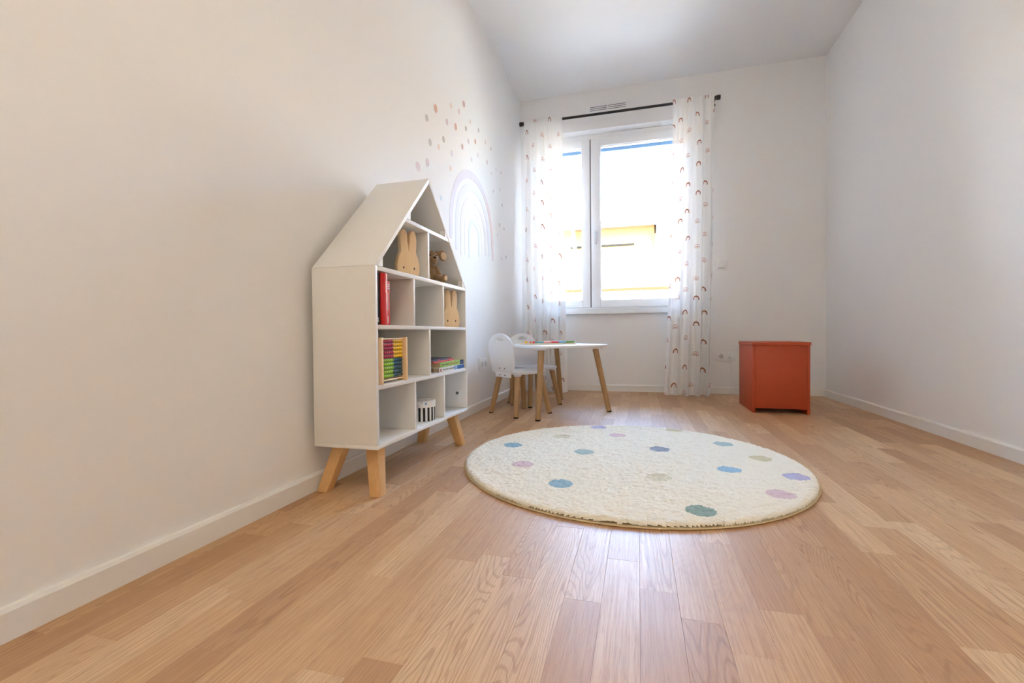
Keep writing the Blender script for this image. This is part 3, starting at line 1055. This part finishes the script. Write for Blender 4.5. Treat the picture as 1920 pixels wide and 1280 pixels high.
flat_book('white and blue thick book lying lowest in the stack', zc, 0.0205, -2.385, -2.112, 0.065, 0.253, PALEC, PAGE_DK, 0.0,
          [(0.56, 0.70, 0.1, 0.95, LBLUE, 'spine_print'), (0.70, 1.0, 0.1, 0.95, BLUE, 'spine_print'), (0.03, 0.07, 0.2, 0.75, plain('red_ink', srgb(170, 60, 50), 0.5), 'emblem')] +
          [(0.14 + 0.05 * k, 0.175 + 0.05 * k, 0.4, 0.62, INKD, 'spine_lettering') for k in range(10)])
flat_book('green book with a navy end lying second in the stack', zc + 0.0207, 0.0200, -2.378, -2.114, 0.072, 0.252, GRN, PAGE, 0.012,
          [(0.84, 1.0, 0.02, 0.98, DKBL, 'spine_print'), (0.87, 0.97, 0.42, 0.56, INK, 'spine_lettering')] +
          [(0.06 + 0.055 * k, 0.10 + 0.055 * k, 0.4, 0.62, INKD if k < 5 else plain('orange_ink', srgb(190, 130, 70), 0.6), 'spine_lettering') for k in range(12)])
flat_book('thin red booklet lying under the topmost booklet', zc + 0.0410, 0.0070, -2.43, -2.190, 0.070, 0.240, plain('scarlet_cover', srgb(214, 50, 34), 0.4), PAGE, 0.05,
          [(0.70, 0.74, 0.2, 0.8, INKD, 'spine_print')])
flat_book('thin dark blue booklet with a red end topmost in the stack', zc + 0.0483, 0.0068, -2.44, -2.205, 0.070, 0.236, plain('slate_cover', srgb(52, 62, 88), 0.4), PALEC, 0.07,
          [(0.80, 0.98, 0.15, 0.9, RED2, 'spine_print'), (0.30, 0.38, 0.15, 0.9, RED2, 'spine_print')])

# ------------------------------------------------------------------ abacus
aba = thing('abacus', 'wooden abacus with ten rows of coloured beads in the bookcase', 'abacus', (0.2425, -2.7465, 0.3553), 0.0)
AW, AH = 0.0785, 0.150
for s in (-1, 1):
    MB().box(-0.018, 0.018, s * AW - 0.0055, s * AW + 0.0055, 0, AH).build('post', PINE, aba, 0.001)
MB().box(-0.006, 0.006, -AW + 0.0056, AW - 0.0056, 0.008, 0.0125).build('crossbar', PINE, aba, 0.0008)
MB().box(-0.006, 0.006, -AW + 0.0056, AW - 0.0056, 0.1435, 0.1475).build('crossbar', PINE, aba, 0.0008)
bead_cols = {'red': srgb(168, 10, 44), 'yellow': srgb(246, 198, 8), 'green': srgb(150, 200, 20), 'teal': srgb(6, 78, 98)}
bead_me = {}
for cn, col in bead_cols.items():
    mb = MB()
    prof = [(0.0016, -0.0056)] + [(0.0064 * math.cos(a), 0.0056 * math.sin(a)) for a in (-1.0, -0.6, -0.2, 0.2, 0.6, 1.0)] + [(0.0016, 0.0056)]
    mb.lathe(prof, 10, Matrix.Rotation(-PI / 2, 4, 'X'))
    me = mb.mesh('bead', smooth=True)
    me.materials.append(plain('bead_' + cn, col, 0.22, 0.5, var=0.01, coat=0.5))
    bead_me[cn] = me
for k in range(10):
    z = 0.0225 + 0.01285 * k
    MB().cyl((0, -AW + 0.0054, z), (0, AW - 0.0054, z), 0.0014, n=8).build('rod', STEEL, aba, smooth=True)
    top = k >= 5
    y = AW - 0.0056 - 0.0062
    gap = [0.004, 0.004, 0.001, 0.001, 0.001, 0.000, 0.000, 0.001, 0.004, 0.002][k]
    for q in range(10):
        right = q < 5
        cn = ('yellow' if right else 'red') if top else ('teal' if right else 'green')
        yy = y - q * 0.01175 - (gap if not right else 0) * 0.6 - (0.003 if q >= 8 - k % 3 else 0) * 0.3
        link('bead', bead_me[cn], aba, (0, yy, z))

# ------------------------------------------------------------------ round striped box
def lid_mat():
    m, nt, b = newmat('flower_print_lid')
    n = NB(nt)
    tc = nt.nodes.new('ShaderNodeTexCoord')
    v = nt.nodes.new('ShaderNodeTexVoronoi')
    v.inputs['Scale'].default_value = 55
    nt.links.new(tc.outputs['Object'], v.inputs['Vector'])
    f = n.m('SUBTRACT', 1.0, n.step(0.25, 0.42, v.outputs['Distance']))
    pick = n.sep(v.outputs['Color'])
    c = n.mix(n.m('MULTIPLY', f, n.m('GREATER_THAN', pick[0], 0.55)), srgb(232, 228, 220), srgb(110, 160, 196))
    c = n.mix(n.m('MULTIPLY', f, n.m('GREATER_THAN', pick[1], 0.80)), c, srgb(176, 92, 92))
    nt.links.new(c, b.inputs['Base Color'])
    b.inputs['Roughness'].default_value = 0.5
    return m
hat = thing('gift_box', 'small round box with black and white stripes and a flowered lid', 'box', (0.200, -2.432, 0.1684), 0)
BR, BH = 0.0485, 0.079
MB().lathe([(BR - 0.001, 0.0), (BR, 0.001), (BR, BH - 0.002), (BR - 0.002, BH - 0.002)], 48).build('body', PALEC, hat, smooth=True)
ns = 17
for k in range(ns):
    a0, a1 = 2 * PI * k / ns, 2 * PI * (k + 0.5) / ns
    st = MB()
    V, F = [], []
    for i in range(5):
        a = a0 + (a1 - a0) * i / 4
        for r_ in (BR + 0.0001, BR + 0.0006):
            for z in (0.0015, BH - 0.0235):
                V.append((r_ * math.cos(a), r_ * math.sin(a), z))
    for i in range(4):
        q, r_ = 4 * i, 4 * i + 4
        F += [(q + 2, r_ + 2, r_ + 3, q + 3), (q, q + 1, r_ + 1, r_), (q, r_, r_ + 2, q + 2), (q + 1, q + 3, r_ + 3, r_ + 1)]
    F += [(0, 2, 3, 1), (16, 17, 19, 18)]
    st.add(V, F)
    st.build('stripe', plain('black_stripe', (0.006, 0.005, 0.005), 0.5), hat)
MB().lathe([(BR + 0.0009, BH - 0.023), (BR + 0.0024, BH - 0.023), (BR + 0.0024, BH + 0.001), (BR + 0.0015, BH + 0.002), (0.0005, BH + 0.002), (0.0005, BH), (BR + 0.0009, BH)], 48).build('lid', lid_mat(), hat, smooth=True)

# ------------------------------------------------------------------ children's chairs and table
def round_leg(mb_parent, foot, top, r_foot, r_top, mat, name='leg', cap=0.006):
    f, t = Vector(foot), Vector(top)
    d = (t - f).normalized()
    lg = MB()
    a = f + d * cap
    lg.cyl(a, t, r_foot, r_top, 20)
    lo = lg.build(name, mat, mb_parent, smooth=True)
    # rubber foot, cut level with the floor
    g = MB()
    n_ = 16
    V = []
    e1 = d.orthogonal().normalized()
    e2 = d.cross(e1)
    for k in range(n_):
        th = 2 * PI * k / n_
        q = f + e1 * (r_foot * 0.97 * math.cos(th)) + e2 * (r_foot * 0.97 * math.sin(th))
        V.append(Vector((q.x, q.y, 0.0004)))
    for k in range(n_):
        th = 2 * PI * k / n_
        V.append(a + d * 0.001 + e1 * (r_foot * 1.01 * math.cos(th)) + e2 * (r_foot * 1.01 * math.sin(th)))
    F = [tuple(range(n_ - 1, -1, -1)), tuple(range(n_, 2 * n_))] + [(k, (k + 1) % n_, n_ + (k + 1) % n_, n_ + k) for k in range(n_)]
    g.add(V, F)
    g.build('rubber_foot', BLACK_RUBBER, lo)
    return lo

def rounded(pts, r, n=6):
    """round the corners of a polygon"""
    out = []
    N = len(pts)
    for i in range(N):
        p, a, b = Vector(pts[i]), Vector(pts[i - 1]), Vector(pts[(i + 1) % N])
        u, v = (a - p).normalized(), (b - p).normalized()
        rr = r[i] if isinstance(r, (list, tuple)) else r
        p0, p1 = p + u * rr, p + v * rr
        for k in range(n + 1):
            t = k / n
            q = p0 * (1 - t) ** 2 + p * (2 * t * (1 - t)) + p1 * t ** 2
            out.append((q.x, q.y))
    return out

def kid_chair(label, centre, facing):
    """local +x is the direction the chair faces"""
    rz = math.atan2(facing[1], facing[0])
    root = thing('child_chair', label, 'chair', (centre[0], centre[1], 0), rz, "children's chairs at the table")
    zs = 0.262
    seat = MB()
    out = rounded([(-0.125, -0.128), (0.150, -0.142), (0.150, 0.142), (-0.125, 0.128)], [0.04, 0.10, 0.10, 0.04], 7)
    seat.prism(out, lambda a, b, d: Vector((a, b, d)), zs, zs + 0.016)
    seat.build('seat', WHITE_LACQ, root, 0.003)
    # backrest: arch with a handle slot, leaning slightly back
    lean = 0.11
    bb = MB()
    prof = []
    zb0, zb1 = -0.004, 0.242
    wl_, wu = 0.108, 0.132
    ol = [(-wl_, zb0), (-wu * 0.99, 0.125)]
    for i in range(15):
        th = PI - PI * i / 14
        ol.append((wu * math.cos(th), 0.135 + (zb1 - 0.135) * math.sin(th)))
    ol += [(wu * 0.99, 0.125), (wl_, zb0)]
    slot = []
    for i in range(20):
        th = 2 * PI * i / 20
        zz = 0.013 * math.sin(th)
        slot.append((0.040 * math.cos(th), 0.196 + (zz * 1.6 if zz > 0 else zz * 0.35)))
    th_ = 0.013
    def fn(a, b, d):
        return Vector((-0.1255 - d - b * math.sin(lean), a, zs + 0.016 + b * math.cos(lean)))
    # faces with a hole: bridge outline and slot by angle-matched strips
    bm = bmesh.new()
    for d in (0.0, th_):
        vo = [bm.verts.new(fn(a, b, d)) for a, b in ol]
        vi = [bm.verts.new(fn(a, b, d)) for a, b in slot]
        # join the outline to the slot fan-wise by angle about the slot centre
        def ang(q): return math.atan2(q[1] - 0.199, q[0])
        io = sorted(range(len(ol)), key=lambda k: ang(ol[k]))
        ii = sorted(range(len(slot)), key=lambda k: ang(slot[k]))
        a_, b_ = 0, 0
        no, ni = len(io), len(ii)
        while a_ < no or b_ < ni:
            A0, B0 = vo[io[a_ % no]], vi[ii[b_ % ni]]
            na = ang(ol[io[a_ % no]]) if False else (ang(ol[io[(a_ + 1) % no]]) + (2 * PI if a_ + 1 >= no else 0))
            nb = ang(slot[ii[(b_ + 1) % ni]]) + (2 * PI if b_ + 1 >= ni else 0)
            if b_ >= ni or (a_ < no and na <= nb):
                bm.faces.new((A0, vo[io[(a_ + 1) % no]], B0))
                a_ += 1
            else:
                bm.faces.new((A0, vi[ii[(b_ + 1) % ni]], B0))
                b_ += 1
        if d == 0.0:
            vo0, vi0 = vo, vi
        else:
            for A_, B_ in ((vo0, vo), (vi0, vi)):
                for i in range(len(A_)):
                    j = (i + 1) % len(A_)
                    bm.faces.new((A_[i], A_[j], B_[j], B_[i]))
    bmesh.ops.recalc_face_normals(bm, faces=bm.faces)
    ed = [e for e in bm.edges if len(e.link_faces) == 2 and e.calc_face_angle(0) > 0.9]
    bmesh.ops.bevel(bm, geom=ed, offset=0.0015, segments=2, profile=0.5, affect='EDGES', clamp_overlap=True)
    me = bpy.data.meshes.new('backrest')
    bm.to_mesh(me)
    bm.free()
    for p_ in me.polygons: p_.use_smooth = True
    try: me.set_sharp_from_angle(angle=math.radians(35))
    except Exception: pass
    me.materials.append(WHITE_LACQ)
    bo = link('backrest', me, root)
    # fixing block under the seat and screws through the back
    MB().box(-0.1375, -0.1258, -0.075, 0.075, zs - 0.020, zs + 0.0115).build('fixing_block', WHITE_LACQ, root, 0.002)
    for yy in (-0.026, 0.026):
        q = fn(yy, 0.020, th_)
        MB().cyl(q, q + Vector((-0.0012, 0, 0)), 0.0042, n=12).build('screw', BLACK_METAL, bo)
        MB().cyl((-0.1377, yy, zs - 0.006), (-0.1389, yy, zs - 0.006), 0.0042, n=12).build('screw', BLACK_METAL, root)
    for sx_ in (-1, 1):
        for sy_ in (-1, 1):
            tx, ty = (0.098 if sx_ > 0 else -0.090), sy_ * 0.092
            fx_, fy_ = (0.142 if sx_ > 0 else -0.136), sy_ * 0.130
            MB().lathe([(0.0235, zs - 0.012), (0.0235, zs - 0.0003)], 20, Matrix.Translation((tx, ty, 0))).build('leg_plate', WHITE_LACQ, root, 0.002)
            round_leg(root, (fx_, fy_, 0), (tx, ty, zs - 0.0125), 0.0155, 0.0190, OAK_LEG)
    return root
kid_chair('white wooden child chair with a handle slot beside the wall socket', (0.300, -1.265), (0.595, 0.804))
kid_chair('white wooden child chair partly behind the table near the curtain', (0.300, -0.855), (0.735, -0.678))

tab = thing('child_table', 'low white child table with angled round oak legs', 'table', (0.47, -1.05, 0))
TO = Vector(tab.location)
ZT = 0.424
corner = [(0.478, -1.52), (0.875, -1.07), (0.455, -0.60), (0.150, -1.03)]
out = rounded([(a - TO.x, b - TO.y) for a, b in corner], 0.085, 8)
MB().prism(out, lambda a, b, d: Vector((a, b, d)), ZT, ZT + 0.016).build('tabletop', WHITE_LACQ, tab, 0.003)
for ft, tp in (((.470, -1.500), (.474, -1.405)), ((.855, -1.085), (.768, -1.08)), ((.458, -.600), (.440, -.690)), ((.163, -.950), (.181, -1.020))):
    ax = math.atan2(tp[1] - ft[1], tp[0] - ft[0])
    Mp = Matrix.Translation((tp[0] - TO.x, tp[1] - TO.y, 0)) @ Matrix.Rotation(ax, 4, 'Z')
    pm = MB()
    pm.box(-0.042, 0.050, -0.042, 0.042, ZT - 0.0115, ZT - 0.0003, Mp)
    pm.build('leg_plate', WHITE_LACQ, tab, 0.003)
    round_leg(tab, (ft[0] - TO.x, ft[1] - TO.y, 0), (tp[0] - TO.x, tp[1] - TO.y, ZT - 0.0117), 0.0165, 0.0195, OAK_LEG)

# toy tray on the table
ZTT = ZT + 0.0163
tray = thing('toy_tray', 'flat pale wooden tray of coloured toy blocks on the white table', 'tray', (0.445, -1.055, ZTT), 0.62)
tw, td_ = 0.186, 0.100
MB().prism(rounded([(-tw, -td_), (tw, -td_), (tw, td_), (-tw, td_)], 0.05, 6), lambda a, b, d: Vector((a, b, d)), 0, 0.007).build('board', plain('cream_wood', srgb(238, 222, 196), 0.5, var=0.03), tray, 0.0015)
rimo = rounded([(-tw, -td_), (tw, -td_), (tw, td_), (-tw, td_)], 0.05, 6)
rimi = [(a * 0.965, b * 0.94) for a, b in rimo]
V, F = [], []
N = len(rimo)
for z in (0.0072, 0.010):
    V += [(a, b, z) for a, b in rimo] + [(a, b, z) for a, b in rimi]
for i in range(N):
    j = (i + 1) % N
    F += [(i, j, 2 * N + j, 2 * N + i), (N + i, 3 * N + i, 3 * N + j, N + j), (2 * N + i, 2 * N + j, 3 * N + j, 3 * N + i), (i, N + i, N + j, j)]
MB().add(V, F).build('rim', plain('cream_wood', srgb(238, 222, 196), 0.5, var=0.03), tray)
TM = Matrix.Translation(tray.location) @ Matrix.Rotation(0.62, 4, 'Z')
bc = {'teal': srgb(92, 182, 192), 'pink': srgb(240, 178, 180), 'red': srgb(226, 52, 52), 'sea blue': srgb(96, 176, 206), 'green': srgb(92, 158, 40), 'pale blue': srgb(198, 226, 236), 'cream': srgb(244, 232, 212), 'yellow': srgb(244, 188, 30), 'orange': srgb(236, 130, 60)}
def toy_block(cn, x0, x1, y0, y1, where, h=0.0135):
    q = TM @ Vector(((x0 + x1) / 2, (y0 + y1) / 2, 0.0074))
    root = MB()
    hx, hy = (x1 - x0) / 2, (y1 - y0) / 2
    root.box(-hx, hx, -hy, hy, 0, h)
    o = root.build('toy_block', plain('toy_' + cn.replace(' ', '_'), bc[cn], 0.35, 0.5, var=0.02), None, 0.003, 3)
    o.location = q
    o.rotation_euler = (0, 0, 0.62)
    tag(o, '%s wooden toy block %s' % (cn, where), 'toy block', 'wooden blocks on the toy tray')
xs = [-0.112, -0.058, -0.002, 0.054, 0.108, 0.168]
for cn, a, b, wh in zip(['teal', 'pink', 'red', 'sea blue', 'green'], xs[:-1], xs[1:], ['beside the balls on the tray', 'between teal and red on the tray', 'in the middle of the tray', 'beside the green block on the tray', 'at the end of the tray']):
    toy_block(cn, a + .0005, b - .0005, -0.068, -0.040, wh)
for cn, a, b, wh in zip(['cream', 'pale blue'], [-0.03, 0.03], [0.026, 0.09], ['behind the front row on the tray', 'behind the sea blue block on the tray']):
    toy_block(cn, a, b, -0.030, 0.000, wh, 0.016)
for cn, x, y, r in (('red', -0.126, -0.054, 0.0080), ('orange', -0.142, -0.040, 0.0080), ('yellow', -0.160, -0.005, 0.0090)):
    q = TM @ Vector((x, y, 0.0074 + r))
    mb = MB()
    prof = [(0.0001, -r)] + [(r * math.cos(a), r * math.sin(a)) for a in np.linspace(-1.45, 1.45, 11)] + [(0.0001, r)]
    mb.lathe(prof, 20)
    o = mb.build('toy_ball', plain('toy_' + cn, bc[cn], 0.35, 0.5, var=0.02), None, smooth=True)
    o.location = q
    tag(o, '%s toy ball on the pale wooden tray' % cn, 'toy ball', 'toy balls on the tray')

# ------------------------------------------------------------------ round rug
RC, RR = (0.994, -2.236), 0.646
rug = thing('round_rug', 'round cream pile rug with scattered pastel dots', 'rug', (RC[0], RC[1], 0))
RDOT = [(.502, -2.159, 'dusty blue'), (.684, -1.942, 'sand'), (.837, -1.687, 'lilac'), (.943, -1.857, 'rose'), (1.215, -1.668, 'mustard'), (.822, -2.205, 'sage'),
        (1.128, -2.086, 'slate'), (1.402, -1.924, 'sage'), (.617, -2.439, 'rose'), (.794, -2.625, 'dusty blue'), (1.108, -2.477, 'sand'), (1.357, -2.327, 'sky'),
        (1.208, -2.758, 'moss'), (1.50, -2.14, 'mustard'), (1.46, -2.56, 'rose'), (1.56, -2.36, 'lilac')]
RCOL = {k_: tuple(c + (0.85 - c) * 0.16 for c in v_) for k_, v_ in {'dusty blue': srgb(128, 172, 184), 'sand': srgb(222, 212, 176), 'lilac': srgb(178, 172, 204), 'rose': srgb(224, 190, 190), 'mustard': srgb(214, 200, 148),
        'sage': srgb(160, 186, 178), 'slate': srgb(128, 140, 156), 'sky': srgb(136, 184, 206), 'moss': srgb(116, 152, 138)}.items()}
def pile_mat(name, col):
    m, nt, b = newmat(name)
    n = NB(nt)
    tc = nt.nodes.new('ShaderNodeTexCoord')
    a = n.noise(tc.outputs['Object'], 330, 3, 0.6)
    nt.links.new(n.mix(n.step(0.25, 0.7, a), tuple(c * 0.88 for c in col), col), b.inputs['Base Color'])
    b.inputs['Roughness'].default_value = 1.0
    b.inputs['Specular IOR Level'].default_value = 0.05
    b.inputs['Sheen Weight'].default_value = 0.15
    n.bump(a, 0.6, 0.003, b)
    return m
st = 0.0037
nn = int(RR / st) + 2
gx = np.arange(-nn, nn + 1) * st
X, Y = np.meshgrid(gx, gx, indexing='ij')
H = np.random.rand(*X.shape)
def blur(a):
    return (a + np.roll(a, 1, 0) + np.roll(a, -1, 0) + np.roll(a, 1, 1) + np.roll(a, -1, 1)) / 5
H1 = blur(H) - 0.5
H2 = H
for _ in range(25): H2 = blur(H2)
H2 = (H2 - H2.mean()) / H2.std()
Rr = np.hypot(X, Y)
edge = np.clip((RR - 0.004 - Rr) / 0.022, 0, 1)
Z = 0.0075 + 0.0105 * np.sqrt(np.clip(1 - (1 - edge) ** 2, 0, 1)) + H1 * 0.0068 + H2 * 0.0004
Xj = X + (np.random.rand(*X.shape) - 0.5) * st * 0.55
Yj = Y + (np.random.rand(*X.shape) - 0.5) * st * 0.55
Rj = np.hypot(Xj, Yj)
snap = np.where(Rj > RR - 0.003, (RR - 0.003) / np.maximum(Rj, 1e-6), 1.0)
Xj, Yj = Xj * snap, Yj * snap
idx = np.arange(X.size).reshape(X.shape)
q = np.stack([idx[:-1, :-1], idx[1:, :-1], idx[1:, 1:], idx[:-1, 1:]], -1).reshape(-1, 4)
cx_ = (X[:-1, :-1] + st / 2).ravel()
cy_ = (Y[:-1, :-1] + st / 2).ravel()
inside = np.hypot(cx_, cy_) < RR - 0.004
owner = np.where(inside, 0, -1)
for k, (dx, dy, cn) in enumerate(RDOT):
    d = np.hypot(cx_ - (dx - RC[0]), cy_ - (dy - RC[1])) + (np.random.rand(len(cx_)) - 0.5) * 0.0012
    owner = np.where((d < 0.041) & inside, k + 1, owner)
P3 = np.stack([Xj, Yj, Z], -1).reshape(-1, 3)
def sub(k, name, mat):
    fq = q[owner == k]
    if len(fq) == 0: return None
    us, inv = np.unique(fq, return_inverse=True)
    me = bpy.data.meshes.new(name)
    vv = P3[us]
    ff = inv.reshape(-1, 4)
    me.vertices.add(len(vv))
    me.vertices.foreach_set('co', vv.astype(np.float32).ravel())
    me.loops.add(ff.size)
    me.loops.foreach_set('vertex_index', ff.astype(np.int32).ravel())
    me.polygons.add(len(ff))
    me.polygons.foreach_set('loop_start', np.arange(0, ff.size, 4, dtype=np.int32))
    me.polygons.foreach_set('loop_total', np.full(len(ff), 4, dtype=np.int32))
    me.polygons.foreach_set('use_smooth', np.ones(len(ff), dtype=bool))
    me.update()
    me.validate()
    me.materials.append(mat)
    return link(name, me, rug)
sub(0, 'pile', pile_mat('cream_pile', srgb(247, 239, 219)))
rmat = {}
for k, (dx, dy, cn) in enumerate(RDOT):
    if cn not in rmat: rmat[cn] = pile_mat('pile_' + cn.replace(' ', '_'), RCOL[cn])
    o = sub(k + 1, 'dot', rmat[cn])
    if o: o['label'] = cn + ' dot woven into the pile'
MB().lathe([(0.0005, 0.0), (RR - 0.006, 0.0), (RR - 0.001, 0.0012), (RR + 0.0005, 0.003), (RR - 0.001, 0.0055), (RR - 0.007, 0.0065), (0.0005, 0.005)], 160).build('binding', plain('tan_binding', srgb(216, 196, 158), 0.9, 0.1, var=0.08, scale=300, bump=0.3), rug, smooth=True)

# ------------------------------------------------------------------ orange chest at the right
ch = thing('storage_chest', 'low terracotta orange storage chest near the wall socket', 'chest', (1.897, -0.73, 0))
ORG = plain('terracotta_lacquer', srgb(188, 78, 44), 0.45, 0.4, var=0.03)
cx0, cx1, cy0, cy1 = -0.16, 0.16, -0.20, 0.20
for a in ((cx0, cx0 + 0.016, cy0, cy1), (cx1 - 0.016, cx1, cy0, cy1)):
    MB().box(*a, 0.0, 0.425).build('side_panel', ORG, ch, 0.002)
MB().box(cx0 + .0163, cx1 - .0163, cy0, cy0 + 0.016, 0.03, 0.425).build('front_panel', ORG, ch, 0.002)
MB().box(cx0 + .0163, cx1 - .0163, cy1 - 0.016, cy1, 0.03, 0.425).build('rear_panel', ORG, ch, 0.002)
MB().box(cx0 + .0163, cx1 - .0163, cy0 + .0163, cy1 - .0163, 0.03, 0.042).build('bottom', ORG, ch)
ld = MB().box(cx0 - 0.004, cx1 + 0.004, cy0 - 0.008, cy1, 0.4255, 0.446).build('lid', ORG, ch, 0.003)

# ------------------------------------------------------------------ unseen ceiling lamp, added behind the camera as warm fill light
lm = thing('added_fill_lamp', 'flat round white ceiling lamp added out of view as warm fill light', 'lamp', (1.25, -4.55, ZC - 0.001))
MB().lathe([(0.0005, -0.0005), (0.235, -0.0005), (0.240, -0.004), (0.240, -0.030), (0.0005, -0.030)], 48).build('fill_lamp_base', WHITE_PLASTIC, lm, smooth=True)
em, nt, b = newmat('fill_lamp_diffuser')
b.inputs['Base Color'].default_value = (0.9, 0.88, 0.84, 1)
b.inputs['Emission Color'].default_value = (1.0, 0.86, 0.66, 1)
b.inputs['Emission Strength'].default_value = FILL_LAMP_STRENGTH  # glow of the added lamp lifts the room beyond the window light
MB().lathe([(0.225, -0.0305), (0.228, -0.045), (0.215, -0.070), (0.16, -0.088), (0.08, -0.096), (0.0005, -0.098)], 48).build('diffuser', em, lm, smooth=True)

# ------------------------------------------------------------------ outside: house across the street
FACADE = paint('warm_yellow_render', (0.18, 0.108, 0.052), 0.85)
EAVEW = paint('pale_eave_boards', (0.70, 0.66, 0.60), 0.7)
ROOFT = plain('weathered_clay_tile', srgb(196, 160, 130), 0.8, 0.2, var=0.12, scale=6)
hs = thing('neighbour_house', 'warm yellow house with tiled eaves across the street seen through the window', 'house', (0.5, 10.4, -3.2))
HO = Vector(hs.location)
def hbox(mb, x0, x1, y0, y1, z0, z1):
    return mb.box(x0 - HO.x, x1 - HO.x, y0 - HO.y, y1 - HO.y, z0 - HO.z, z1 - HO.z)
hw_ = MB()
FYW = 10.15
# facade with one window opening
hbox(hw_, -9, -0.95, FYW, FYW + 0.3, -3.2, 3.9)
hbox(hw_, 0.87, 1.50, FYW, FYW + 0.3, -3.2, 3.9)
hbox(hw_, -0.95, 0.87, FYW, FYW + 0.3, -3.2, 1.2)
hbox(hw_, -0.95, 0.87, FYW, FYW + 0.3, 3.05, 3.9)
hbox(hw_, 1.50, 9, FYW - 0.35, FYW + 0.3, -3.2, 3.40)
hw_.build('wall', FACADE, hs)
pw = MB()
hbox(pw, 1.55, 9, FYW - 0.30, FYW + 0.28, 3.401, 3.9)
pw.build('wall_band', EAVEW, hs)
wn2 = MB()
hbox(wn2, -0.95, 0.87, FYW + 0.12, FYW + 0.16, 1.2, 3.05)
wo = wn2.build('window', plain('pale_shutter', (0.72, 0.71, 0.69), 0.6), hs)
li = MB()
hbox(li, -1.0, 0.92, FYW - 0.10, FYW - 0.001, 3.165, 3.21)
li.build('lintel', plain('dark_lintel', (0.018, 0.018, 0.017), 0.9, 0.05), hs)
ev = MB()
hbox(ev, -9, 9, 9.01, FYW - 0.001, 3.74, 3.785)
ev.build('eave', EAVEW, hs)
fa = MB()
hbox(fa, -9, 9, 8.96, 9.0, 3.69, 3.85)
fa.build('gutter', EAVEW, hs)
# roof slope with rolled tiles
rf = MB()
rf.add([Vector(p_) - HO for p_ in ((-9, 8.95, 3.87), (9, 8.95, 3.87), (9, 14.5, 6.2), (-9, 14.5, 6.2), (-9, 8.95, 3.80), (9, 8.95, 3.80), (9, 14.5, 3.80), (-9, 14.5, 3.80))],
       [(0, 1, 2, 3), (7, 6, 5, 4), (0, 4, 5, 1), (1, 5, 6, 2), (2, 6, 7, 3), (3, 7, 4, 0)])
ro = rf.build('roof', ROOFT, hs)
tl_ = MB()
for k in range(90):
    x = -6.5 + k * 0.145
    tl_.cyl(Vector((x, 8.93, 3.885)) - HO, Vector((x, 14.0, 6.01)) - HO, 0.055, 0.055, 8)
to = tl_.build('roof_tiles', ROOFT, ro)
to['kind'] = 'stuff'
for xx in (-0.83, -3.4, 5.2):
    br = MB()
    br.hexa([Vector(p_) - HO for p_ in ((xx - .05, FYW - 0.12, 2.9), (xx + .05, FYW - 0.12, 2.9), (xx + .05, FYW - 0.001, 2.9), (xx - .05, FYW - 0.001, 2.9))],
            [Vector(p_) - HO for p_ in ((xx - .05, 9.05, 3.799), (xx + .05, 9.05, 3.799), (xx + .05, 9.2, 3.799), (xx - .05, 9.2, 3.799))])
    br.build('eave_bracket', EAVEW, hs)
ba = MB()
hbox(ba, -9, 9, 9.0, 9.10, 1.691, 1.775)
ra = ba.build('balcony_rail', plain('brown_rail', (0.026, 0.013, 0.005), 0.9, 0.05), hs)
bs = MB()
hbox(bs, -9, 9, 8.95, FYW - 0.36, 0.55, 0.75)
bs.build('balcony_slab', EAVEW, hs)
bp = MB()
hbox(bp, -9, 9, 9.03, 9.07, 0.76, 1.69)
bp.build('balcony_parapet', EAVEW, hs)
bd = MB()
hbox(bd, -9, 9, FYW + 0.3, 14.5, -3.2, 3.79)
bd.build('house_body', FACADE, hs)
gr = MB().box(-40, 40, WT + 0.01, 40, -3.4, -3.2).build('ground', plain('pale_paving', (0.24, 0.24, 0.235), 0.9, 0.2, var=0.05, scale=2))
tag(gr, 'pale paved ground outside between the houses', kind='structure')
